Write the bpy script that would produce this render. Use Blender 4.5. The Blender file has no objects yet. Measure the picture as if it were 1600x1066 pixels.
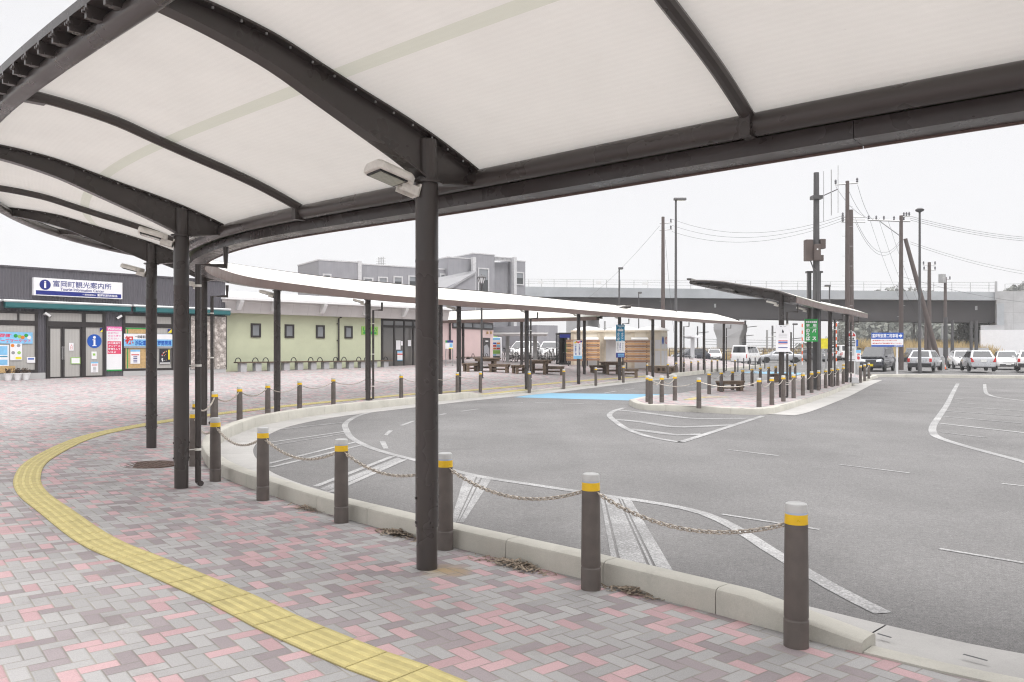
import bpy, math, random
import numpy as np
from mathutils import Vector, Matrix
random.seed(7)
R = math.radians
S = bpy.context.scene
COL = S.collection

# ---------------------------------------------------------------- camera, sky, sun, exposure
H, F, CX, YH = 1.75, 1260.0, 800.0, 547.0          # eye height (m), focal length (px of a 1600 px wide frame), centre column, horizon row
cam_d = bpy.data.cameras.new('camera'); cam = bpy.data.objects.new('camera', cam_d); COL.objects.link(cam)
cam.location = (0, 0, H); cam.rotation_euler = (R(90), 0, 0)
cam_d.sensor_width = 36; cam_d.lens = 36 * F / 1600; cam_d.shift_y = (YH - 533) / 1600
cam_d.clip_start = 0.05; cam_d.clip_end = 4000
S.camera = cam

SUN_EL, SUN_AZ = 52, 150
w = bpy.data.worlds.new('World'); S.world = w; w.use_nodes = True
nt = w.node_tree; nt.nodes.clear()
def wn(t, **k):
    n = nt.nodes.new(t)
    for a, b in k.items(): setattr(n, a, b)
    return n
sky = wn('ShaderNodeTexSky', sky_type='NISHITA', sun_disc=False, sun_elevation=R(SUN_EL), sun_rotation=R(SUN_AZ))
hs = wn('ShaderNodeHueSaturation'); hs.inputs['Saturation'].default_value = 0.25
tc = wn('ShaderNodeTexCoord'); sp = wn('ShaderNodeSeparateXYZ')
mr = wn('ShaderNodeMapRange'); mr.inputs[1].default_value = 0.38; mr.inputs[2].default_value = 1.0
oc = wn('ShaderNodeMix', data_type='RGBA'); oc.inputs[6].default_value = (6.5, 6.46, 6.58, 1); oc.inputs[7].default_value = (26.5, 26.1, 26.3, 1)
mx = wn('ShaderNodeMix', data_type='RGBA'); mx.inputs[0].default_value = 0.85
# thin uneven cloud cover
nz = wn('ShaderNodeTexNoise'); nz.inputs['Scale'].default_value = 2.2; nz.inputs['Detail'].default_value = 4
nm = wn('ShaderNodeMapRange'); nm.inputs[1].default_value = 0.3; nm.inputs[2].default_value = 0.7; nm.inputs[3].default_value = 0.975; nm.inputs[4].default_value = 1.025
ml = wn('ShaderNodeMix', data_type='RGBA', blend_type='MULTIPLY'); ml.inputs[0].default_value = 1
bg = wn('ShaderNodeBackground'); bg.inputs[1].default_value = 0.1
ow = wn('ShaderNodeOutputWorld')
L = nt.links.new
L(sky.outputs[0], hs.inputs['Color']); L(tc.outputs['Generated'], sp.inputs[0]); L(sp.outputs[2], mr.inputs[0]); L(mr.outputs[0], oc.inputs[0])
L(hs.outputs[0], mx.inputs[6]); L(oc.outputs[2], ml.inputs[6]); L(tc.outputs['Generated'], nz.inputs['Vector']); L(nz.outputs[0], nm.inputs[0])
L(nm.outputs[0], ml.inputs[7]); L(ml.outputs[2], mx.inputs[7]); L(mx.outputs[2], bg.inputs[0]); L(bg.outputs[0], ow.inputs[0])
sd = bpy.data.lights.new('sun', 'SUN'); sd.energy = 0.9; sd.angle = R(25); sd.color = (1, .97, .93)
so = bpy.data.objects.new('sun', sd); COL.objects.link(so)
az = R(SUN_AZ)
_dir = Vector((math.sin(az) * math.cos(R(SUN_EL)), math.cos(az) * math.cos(R(SUN_EL)), math.sin(R(SUN_EL))))
so.rotation_euler = _dir.to_track_quat('Z', 'Y').to_euler()
S.view_settings.view_transform = 'Standard'; S.view_settings.look = 'None'; S.view_settings.gamma = 1
S.view_settings.use_curve_mapping = False; S.view_settings.exposure = 0.6
S.cycles.use_denoising = True; S.cycles.denoising_prefilter = 'NONE'; S.cycles.filter_width = 1.15; S.cycles.sample_clamp_indirect = 4
S.cycles.max_bounces = 8; S.cycles.transparent_max_bounces = 12

# ---------------------------------------------------------------- materials
class NG:
    """tiny expression builder for shader maths"""
    def __init__(s, nt): s.nt = nt
    def node(s, t, **k):
        n = s.nt.nodes.new(t)
        for a, b in k.items(): setattr(n, a, b)
        return n
    def m(s, op, *a):
        n = s.node('ShaderNodeMath', operation=op)
        for i, v in enumerate(a):
            if isinstance(v, (int, float)): n.inputs[i].default_value = v
            else: s.nt.links.new(v, n.inputs[i])
        return n.outputs[0]
    def mixc(s, f, a, b, blend='MIX'):
        n = s.node('ShaderNodeMix', data_type='RGBA', blend_type=blend)
        for i, v in ((0, f), (6, a), (7, b)):
            if isinstance(v, (int, float)): n.inputs[i].default_value = v if i == 0 else (v, v, v, 1)
            elif isinstance(v, tuple): n.inputs[i].default_value = (*v, 1)
            else: s.nt.links.new(v, n.inputs[i])
        return n.outputs[2]
    def noise(s, scale, detail=3, vec=None, rough=.55):
        n = s.node('ShaderNodeTexNoise'); n.inputs['Scale'].default_value = scale; n.inputs['Detail'].default_value = detail
        n.inputs['Roughness'].default_value = rough
        if vec is not None: s.nt.links.new(vec, n.inputs['Vector'])
        return n.outputs[0]
    def rng(s, v, a, b, c, d):
        n = s.node('ShaderNodeMapRange')
        s.nt.links.new(v, n.inputs[0])
        for i, x in enumerate((a, b, c, d)): n.inputs[i + 1].default_value = x
        return n.outputs[0]
    def link(s, a, b): s.nt.links.new(a, b)

def base_mat(name):
    m = bpy.data.materials.new(name); m.use_nodes = True
    g = NG(m.node_tree); b = m.node_tree.nodes['Principled BSDF']
    return m, g, b
def pos(g): return g.node('ShaderNodeNewGeometry').outputs['Position']
def objc(g): return g.node('ShaderNodeTexCoord').outputs['Object']
def bump(g, b, h, strength=.3, dist=.01):
    n = g.node('ShaderNodeBump'); n.inputs['Strength'].default_value = strength; n.inputs['Distance'].default_value = dist
    g.link(h, n.inputs['Height']); g.link(n.outputs[0], b.inputs['Normal'])

def mat(name, col, rough=.6, metal=0, var=.12, scale=6, bumps=0, bscale=60, spec=.5, dirt=0, dscale=2, coords='obj', coat=0):
    m, g, b = base_mat(name)
    v = objc(g) if coords == 'obj' else pos(g)
    n = g.rng(g.noise(scale, 4, v), .3, .7, 1 - var, 1 + var)
    c = g.mixc(1.0, col, n, 'MULTIPLY')
    if dirt:
        dn = g.rng(g.noise(dscale, 5, v), .5, .75, 0, dirt)
        c = g.mixc(dn, c, tuple(x * .45 + .02 for x in col))
    g.link(c, b.inputs['Base Color'])
    rr = g.rng(g.noise(scale * 2, 3, v), .3, .7, max(0, rough - .08), min(1, rough + .08)); g.link(rr, b.inputs['Roughness'])
    b.inputs['Metallic'].default_value = metal; b.inputs['Specular IOR Level'].default_value = spec
    b.inputs['Coat Weight'].default_value = coat; b.inputs['Coat Roughness'].default_value = .05
    if bumps: bump(g, b, g.noise(bscale, 3, v), bumps, .005)
    return m

def ribbed(name, col, pitch, axis=0, depth=.35, rough=.5, dark=.8, duty=.2):
    """cladding with standing ribs along local axis"""
    m, g, b = base_mat(name)
    v = objc(g); s = g.node('ShaderNodeSeparateXYZ'); g.link(v, s.inputs[0])
    f = g.m('FRACT', g.m('DIVIDE', s.outputs[axis], pitch))
    e = g.m('LESS_THAN', f, duty)
    n = g.rng(g.noise(.8, 4, v), .3, .7, .92, 1.08)
    c = g.mixc(1.0, g.mixc(e, col, tuple(x * dark for x in col)), n, 'MULTIPLY')
    g.link(c, b.inputs['Base Color']); b.inputs['Roughness'].default_value = rough
    bump(g, b, g.m('MINIMUM', g.m('MULTIPLY', f, 6), g.m('MULTIPLY', g.m('SUBTRACT', 1, f), 6)), depth, .02)
    return m

M = {}
# paving: herringbone of 100 x 200 mm blocks in three colours
def paving():
    m, g, b = base_mat('herringbone_paving')
    p = pos(g); mp = g.node('ShaderNodeMapping'); g.link(p, mp.inputs[0])
    mp.inputs['Rotation'].default_value = (0, 0, R(51)); mp.inputs['Scale'].default_value = (10, 10, 0)
    s = g.node('ShaderNodeSeparateXYZ'); g.link(mp.outputs[0], s.inputs[0])
    # slightly wandering joints
    x, y = s.outputs[0], s.outputs[1]
    i, j = g.m('FLOOR', x), g.m('FLOOR', y); fx, fy = g.m('SUBTRACT', x, i), g.m('SUBTRACT', y, j)
    k = g.m('FLOORED_MODULO', g.m('SUBTRACT', i, j), 4)
    k1 = g.m('COMPARE', k, 1, .1); k2 = g.m('COMPARE', k, 2, .1); ve = g.m('GREATER_THAN', k, 1.5)
    ix, iy = g.m('SUBTRACT', i, k1), g.m('SUBTRACT', j, k2)
    u = g.m('SUBTRACT', x, ix); v = g.m('SUBTRACT', y, iy)
    eu = g.m('MINIMUM', u, g.m('SUBTRACT', g.m('SUBTRACT', 2, ve), u))
    ev = g.m('MINIMUM', v, g.m('SUBTRACT', g.m('ADD', 1, ve), v))
    e = g.m('MINIMUM', eu, ev)
    cmb = g.node('ShaderNodeCombineXYZ'); g.link(ix, cmb.inputs[0]); g.link(iy, cmb.inputs[1]); g.link(ve, cmb.inputs[2])
    wn_ = g.node('ShaderNodeTexWhiteNoise', noise_dimensions='3D'); g.link(cmb.outputs[0], wn_.inputs['Vector'])
    rv = wn_.outputs['Value']
    cmb2 = g.node('ShaderNodeCombineXYZ'); g.link(iy, cmb2.inputs[0]); g.link(ix, cmb2.inputs[1]); g.link(g.m('ADD', ve, 3.5), cmb2.inputs[2])
    wn2 = g.node('ShaderNodeTexWhiteNoise', noise_dimensions='3D'); g.link(cmb2.outputs[0], wn2.inputs['Vector'])
    gray, mauve, pink = (.352, .344, .341), (.285, .250, .256), (.455, .310, .318)
    c = g.mixc(g.m('GREATER_THAN', rv, .56), gray, mauve)
    c = g.mixc(g.m('GREATER_THAN', rv, .80), c, pink)
    c = g.mixc(1, c, g.rng(wn2.outputs['Value'], 0, 1, .9, 1.1), 'MULTIPLY')
    c = g.mixc(1, c, g.rng(g.noise(160, 2, p, .8), .25, .75, .84, 1.16), 'MULTIPLY')     # speckled concrete face
    c = g.mixc(1, c, g.rng(g.noise(.55, 5, p), .3, .7, .90, 1.06), 'MULTIPLY')           # foot-worn areas
    st = g.rng(g.noise(1.7, 6, p, .7),   .57, .74, 0, .38); c = g.mixc(st, c, (.16, .145, .13))
    dn = g.node('ShaderNodeVectorMath', operation='DISTANCE'); g.link(p, dn.inputs[0]); dn.inputs[1].default_value = (-.50, 6.28, .0)     # rust that has run from the pillar foot
    c = g.mixc(g.m('MULTIPLY', g.rng(g.m('ADD', dn.outputs['Value'], g.m('MULTIPLY', g.noise(9, 3, p), .22)), .16, .34, 1, 0), .7), c, (.36, .25, .10))
    jt = g.rng(e, .025, .06, 1, 0)
    jc = g.mixc(g.rng(g.noise(2.3, 4, p), .45, .6, 0, 1), (.20, .185, .165), (.30, .28, .24))
    c = g.mixc(g.m('MULTIPLY', jt, .8), c, jc)
    g.link(c, b.inputs['Base Color']); b.inputs['Roughness'].default_value = .85; b.inputs['Specular IOR Level'].default_value = .3
    hgt = g.m('ADD', g.rng(e, .02, .12, 0, 1), g.m('MULTIPLY', g.noise(220, 2, p), .18))
    hgt = g.m('ADD', hgt, g.m('MULTIPLY', wn2.outputs['Value'], .25))
    bump(g, b, hgt, .5, .006)
    return m
def asphalt():
    m, g, b = base_mat('worn_asphalt'); p = pos(g)
    c = g.mixc(g.rng(g.noise(190, 2, p, .9), .35, .68, 0, 1), (.098, .095, .092), (.245, .24, .238))
    c = g.mixc(g.rng(g.noise(75, 2, p, .9), .62, .72, 0, .4), c, (.36, .355, .35))
    c = g.mixc(1, c, g.rng(g.noise(48, 3, p, .9), .3, .7, .74, 1.26), 'MULTIPLY'); c = g.mixc(1, c, g.rng(g.noise(16, 3, p, .9), .3, .7, .87, 1.13), 'MULTIPLY')
    c = g.mixc(1, c, g.rng(g.noise(.35, 6, p, .6), .3, .7, .84, 1.12), 'MULTIPLY')
    c = g.mixc(g.rng(g.noise(.9, 6, p, .65), .58, .74, 0, .32), c, (.08, .078, .076))
    mp = g.node('ShaderNodeMapping'); g.link(p, mp.inputs[0]); mp.inputs['Rotation'].default_value = (0, 0, R(32)); mp.inputs['Scale'].default_value = (.5, .06, 1)
    c = g.mixc(1, c, g.rng(g.noise(1.4, 4, mp.outputs[0]), .3, .7, .93, 1.07), 'MULTIPLY')   # tyre-polished lanes
    g.link(c, b.inputs['Base Color']); b.inputs['Roughness'].default_value = .85; b.inputs['Specular IOR Level'].default_value = .3
    bump(g, b, g.noise(170, 2, p, .9), .6, .006); return m
def concrete(name, col, stain=.35, sc=1.3, rough=.85):
    m, g, b = base_mat(name); p = pos(g)
    c = g.mixc(1, col, g.rng(g.noise(sc, 6, p, .65), .3, .7, .84, 1.10), 'MULTIPLY')
    c = g.mixc(g.rng(g.noise(sc * 3, 6, p, .7), .55, .75, 0, stain), c, tuple(x * .5 for x in col))
    c = g.mixc(1, c, g.rng(g.noise(120, 2, p, .8), .3, .7, .93, 1.07), 'MULTIPLY')
    g.link(c, b.inputs['Base Color']); b.inputs['Roughness'].default_value = rough; b.inputs['Specular IOR Level'].default_value = .3
    bump(g, b, g.noise(90, 3, p), .25, .004); return m
def paint(name, col, wear=.5):
    """road paint, worn through to asphalt"""
    m, g, b = base_mat(name); p = pos(g)
    n = g.noise(42, 4, p, .75); n2 = g.noise(1.1, 3, p)
    t = g.m('ADD', n, g.m('MULTIPLY', g.m('SUBTRACT', n2, .5), .5))
    c = g.mixc(g.rng(t, .34, .56, 0, wear), col, (.16, .157, .155))
    c = g.mixc(g.rng(g.noise(140, 2, p, .9), .5, .66, 0, wear * .8), c, (.17, .167, .165))
    g.link(c, b.inputs['Base Color']); b.inputs['Roughness'].default_value = .7; return m
M['paving'] = paving(); M['asphalt'] = asphalt()
M['kerb'] = concrete('kerb_concrete', (.47, .455, .405), .35); M['gutter'] = concrete('gutter_concrete', (.40, .39, .375), .3, .8)
M['conc'] = concrete('grey_concrete', (.42, .42, .43), .25, .4)
M['white_paint'] = paint('white_road_paint', (.47, .468, .462), .8); M['worn_paint'] = paint('worn_white_paint', (.43, .428, .424), .95)
M['blue_paint'] = paint('blue_road_paint', (.17, .39, .55), .25)
M['bronze'] = mat('bronze_brown_steel', (.051, .0435, .041), .30, 0, .10, 1.2)
M['gutter_steel'] = mat('gutter_brown_steel', (.060, .052, .051), .30, 0, .12, 2); M['fascia'] = mat('copper_brown_fascia', (.165, .115, .101), .40, 0, .08, 1.5, dirt=.15)
M['bollard'] = mat('brown_bollard_paint', (.118, .100, .090), .5, 0, .15, 8, .12, 300, dirt=.3, dscale=9)
M['yellow'] = mat('yellow_reflector', (.80, .50, .012), .35, 0, .06, 20); M['cap'] = mat('white_plastic_cap', (.56, .56, .55), .4, 0, .06, 20, dirt=.2, dscale=20)
M['ring'] = mat('blue_grey_ring', (.42, .48, .60), .4)
M['chain'] = mat('galvanised_chain', (.52, .47, .41), .42, .55, .35, 40, dirt=.6, dscale=30)
M['steel'] = mat('galvanised_steel', (.42, .42, .42), .45, .6, .15, 8)
M['leaf'] = mat('dead_leaves', (.25, .20, .15), .9, 0, .5, 60)
M['iron'] = mat('rusty_iron', (.115, .075, .06), .75, .2, .3, 25, .5, 90)
def tactile():
    m, g, b = base_mat('yellow_tactile_block'); p = pos(g)
    c = g.mixc(1, (.525, .455, .20), g.rng(g.noise(9, 4, p), .3, .7, .88, 1.1), 'MULTIPLY')
    c = g.mixc(g.rng(g.noise(5, 6, p, .7), .52, .72, 0, .4), c, (.40, .31, .13))
    c = g.mixc(g.rng(g.noise(120, 2, p, .8), .55, .7, 0, .25), c, (.36, .30, .16))
    g.link(c, b.inputs['Base Color']); b.inputs['Roughness'].default_value = .8; bump(g, b, g.noise(150, 2, p), .3, .004); return m
M['tactile_base'] = mat('tactile_block_face', (.44, .375, .165), .85, 0, .12, 9, dirt=.3, dscale=6); M['tactile'] = tactile(); M['tactile_joint'] = mat('tactile_joint', (.20, .165, .10), .9)
def membrane(name='white_roof_membrane', col=(.79, .775, .735)):
    m, g, b = base_mat(name)
    tcn = g.node('ShaderNodeTexCoord').outputs['UV']; s = g.node('ShaderNodeSeparateXYZ'); g.link(tcn, s.inputs[0])
    rib = g.m('SINE', g.m('MULTIPLY', s.outputs[1], 2 * math.pi / .045)); p = pos(g)
    c = g.mixc(1, col, g.rng(rib, -1, 1, .992, 1.005), 'MULTIPLY')
    c = g.mixc(1, c, g.rng(g.noise(1.6, 5, p), .3, .7, .965, 1.02), 'MULTIPLY')
    c = g.mixc(g.rng(g.noise(26, 5, p, .7), .66, .74, 0, .14), c, (.33, .31, .28))
    sm = g.m('MULTIPLY', g.m('GREATER_THAN', s.outputs[1], .82), g.m('LESS_THAN', s.outputs[1], .93)); c = g.mixc(sm, c, tuple(x * k for x, k in zip(col, (.85, .875, .81))))   # welded lap joint
    d = g.node('ShaderNodeBsdfDiffuse'); t = g.node('ShaderNodeBsdfTranslucent'); mixn = g.node('ShaderNodeMixShader'); mixn.inputs[0].default_value = .185
    g.link(c, d.inputs[0]); g.link(c, t.inputs[0]); g.link(d.outputs[0], mixn.inputs[1]); g.link(t.outputs[0], mixn.inputs[2])
    bn = g.node('ShaderNodeBump'); bn.inputs['Strength'].default_value = .06; bn.inputs['Distance'].default_value = .01; g.link(rib, bn.inputs['Height']); g.link(bn.outputs[0], d.inputs['Normal'])
    g.link(mixn.outputs[0], m.node_tree.nodes['Material Output'].inputs[0]); return m
M['membrane'] = membrane()
M['stair_metal'] = mat('grey_metal_roof', (.28, .28, .29), .5, 0, .08, 1); M['gasket'] = mat('green_grey_gasket', (.30, .33, .25), .7, 0, .2, 4)
M['lamp_body'] = mat('off_white_lamp_housing', (.74, .72, .67), .5, 0, .1, 12, dirt=.3, dscale=14)
M['lens'] = mat('lamp_glass', (.36, .37, .30), .12, 0, .1, 30); M['black'] = mat('black_plastic', (.02, .02, .022), .45)
M['clad'] = ribbed('dark_ribbed_cladding', (.098, .094, .108), .11, 0, .4, .45, .85); M['clad_trim'] = mat('dark_trim', (.085, .08, .09), .4)
M['frame'] = mat('dark_bronze_frame', (.033, .029, .029), .35); M['plinth'] = mat('pale_plinth_tile', (.44, .44, .44), .7, 0, .06, 2, dirt=.2)
def glass(name, col, rough=.06, stripes=0):
    m, g, b = base_mat(name)
    if stripes:
        s = g.node('ShaderNodeSeparateXYZ'); g.link(objc(g), s.inputs[0])
        wv = g.m('SINE', g.m('ADD', g.m('MULTIPLY', s.outputs[0], 2 * math.pi / stripes), g.m('MULTIPLY', g.noise(3, 2), 3)))
        c = g.mixc(1, col, g.rng(wv, -1, 1, .95, 1.03), 'MULTIPLY'); g.link(c, b.inputs['Base Color'])
    else: b.inputs['Base Color'].default_value = (*col, 1)
    b.inputs['Roughness'].default_value = rough; b.inputs['Specular IOR Level'].default_value = .7; b.inputs['Coat Weight'].default_value = .4; return m
M['curtain_glass'] = glass('curtained_glass', (.40, .39, .37), .12, .12); M['dark_glass'] = glass('dark_glass', (.03, .034, .036)); M['grey_glass'] = glass('grey_glass', (.22, .235, .25), .15)
M['shop_glass'] = glass('shop_glass', (.11, .105, .10), .04)
M['awning'] = mat('teal_awning', (.025, .135, .145), .65, 0, .08, 3); M['white'] = mat('white_paint', (.74, .74, .74), .45, 0, .04, 3)
M['sign_white'] = mat('sign_white', (.78, .78, .80), .4, 0, .03, 3); M['navy'] = mat('navy_ink', (.012, .022, .20), .45); M['blue'] = mat('blue_ink', (.006, .085, .42), .45)
M['sky_blue'] = mat('sky_blue_ink', (.22, .50, .76), .5); M['red'] = mat('red_ink', (.58, .03, .03), .45); M['pinkink'] = mat('pink_ink', (.78, .17, .42), .5)
M['crimson'] = mat('crimson_ink', (.66, .06, .14), .5); M['green_ink'] = mat('green_ink', (.015, .30, .06), .45); M['lime'] = mat('lime_ink', (.28, .52, .10), .5)
M['yellow_ink'] = mat('yellow_ink', (.80, .70, .03), .5); M['teal_ink'] = mat('teal_ink', (.0, .22, .40), .45); M['ink'] = mat('black_ink', (.02, .02, .03), .5)
M['orange'] = mat('orange_ink', (.72, .22, .03), .5); M['kraft'] = mat('tan_board', (.50, .34, .16), .8, 0, .18, 14, dirt=.4, dscale=12); M['grey_ink'] = mat('grey_ink', (.30, .30, .32), .6)
M['green_wall'] = mat('pale_green_render', (.53, .56, .40), .85, 0, .05, 1.2, .15, 90, dirt=.1); M['pink_wall'] = mat('pale_pink_render', (.64, .49, .48), .85, 0, .05, 1.2, .15, 90)
M['eave'] = ribbed('grey_soffit_panel', (.56, .54, .53), .91, 0, .2, .6, .8, .02); M['roof_metal'] = mat('pale_metal_roof', (.60, .60, .61), .5, 0, .08, 1)
M['grey_clad'] = ribbed('grey_wall_panel', (.265, .265, .285), .6, 0, .3, .5, .82, .03); M['grey_trim'] = mat('grey_trim', (.52, .52, .53), .5)
M['wood'] = mat('weathered_wood', (.155, .112, .078), .8, 0, .35, 9, .4, 40, dirt=.4, dscale=6); M['wood_dark'] = mat('dark_wood', (.10, .07, .05), .8, 0, .3, 9)
M['slat_a'] = mat('brown_slat', (.40, .235, .155), .7, 0, .12, 6); M['slat_b'] = mat('honey_slat', (.72, .44, .225), .7, 0, .12, 6)
M['cream'] = mat('cream_panel', (.80, .735, .62), .6, 0, .05, 2); M['cream_trim'] = mat('beige_trim', (.66, .575, .45), .6)
M['tyre'] = mat('tyre_rubber', (.018, .018, .018), .8); M['rim'] = mat('alloy_rim', (.40, .40, .41), .3, .8); M['plate'] = mat('number_plate', (.72, .72, .70), .5)
M['yplate'] = mat('yellow_plate', (.72, .56, .02), .5); M['tail'] = mat('red_lamp', (.50, .018, .02), .15, spec=.8); M['headl'] = mat('clear_lamp', (.62, .64, .66), .1, spec=.9)
for n_, c_ in (('car_white', (.74, .74, .74)), ('car_silver', (.46, .47, .49)), ('car_dark', (.022, .024, .035)), ('car_grey', (.16, .165, .175))):
    M[n_] = mat(n_, c_, .3, .35 if n_ == 'car_silver' else 0, .02, 2, coat=.8)
M['car_glass'] = glass('car_glass', (.025, .028, .032), .04); M['car_trim'] = mat('black_car_trim', (.03, .03, .032), .55)
M['pole'] = mat('brown_concrete_pole', (.100, .079, .073), .8, 0, .12, 4, .2, 60, dirt=.25); M['dark_pole'] = mat('dark_steel_pole', (.07, .068, .07), .45); M['grey_pole'] = mat('grey_concrete_pole', (.36, .36, .36), .8)
M['wire'] = mat('black_cable', (.06, .06, .065), .6); M['porcelain'] = mat('insulator', (.12, .12, .13), .3)
M['parapet'] = concrete('parapet_concrete', (.41, .43, .45), .3, .25); M['girder'] = mat('dark_weathering_steel', (.052, .047, .048), .6, 0, .15, .6, dirt=.2, dscale=.5)
def formed():
    m, g, b = base_mat('cast_concrete_wall'); v = objc(g); s = g.node('ShaderNodeSeparateXYZ'); g.link(v, s.inputs[0])
    e = g.m('MAXIMUM', g.m('LESS_THAN', g.m('FRACT', g.m('DIVIDE', s.outputs[2], 1.25)), .025), g.m('LESS_THAN', g.m('FRACT', g.m('DIVIDE', s.outputs[0], 1.8)), .018))
    c = g.mixc(1, (.455, .455, .46), g.rng(g.noise(.9, 6, v, .65), .3, .7, .84, 1.1), 'MULTIPLY')
    mp = g.node('ShaderNodeMapping'); g.link(v, mp.inputs[0]); mp.inputs['Scale'].default_value = (1.6, 1, .12)
    c = g.mixc(g.rng(g.noise(1.3, 5, mp.outputs[0]), .55, .72, 0, .4), c, (.24, .235, .225))
    c = g.mixc(g.m('MULTIPLY', e, .5), c, (.2, .2, .2))
    g.link(c, b.inputs['Base Color']); b.inputs['Roughness'].default_value = .9; return m
M['formed'] = formed()
def rocky():
    m, g, b = base_mat('blossom_photo_mural'); v = objc(g)
    vo = g.node('ShaderNodeTexVoronoi'); vo.inputs['Scale'].default_value = 5; g.link(v, vo.inputs['Vector'])
    c = g.mixc(g.rng(g.noise(7, 8, v, .8), .38, .55, 0, 1), (.12, .10, .09), (.66, .61, .57))
    c = g.mixc(g.rng(vo.outputs[0], .35, .6, 0, .6), c, (.2, .17, .15)); g.link(c, b.inputs['Base Color']); b.inputs['Roughness'].default_value = .4; return m
M['mural'] = rocky()
def veg(name, a, bb, sc):
    m, g, b = base_mat(name); c = g.mixc(g.rng(g.noise(sc, 5, pos(g), .7), .35, .65, 0, 1), a, bb); g.link(c, b.inputs['Base Color']); b.inputs['Roughness'].default_value = .95; b.inputs['Specular IOR Level'].default_value = .1; return m
M['hill'] = veg('wooded_hillside', (.085, .095, .085), (.14, .15, .125), .08); M['wood_leaf'] = veg('far_foliage', (.125, .138, .122), (.21, .215, .185), .22)
M['grass'] = veg('dry_grass_ground', (.30, .235, .14), (.42, .34, .20), .5); M['straw'] = veg('dry_straw', (.44, .33, .17), (.56, .45, .25), 2)
M['cone'] = mat('orange_cone', (.78, .12, .02), .5)

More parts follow.
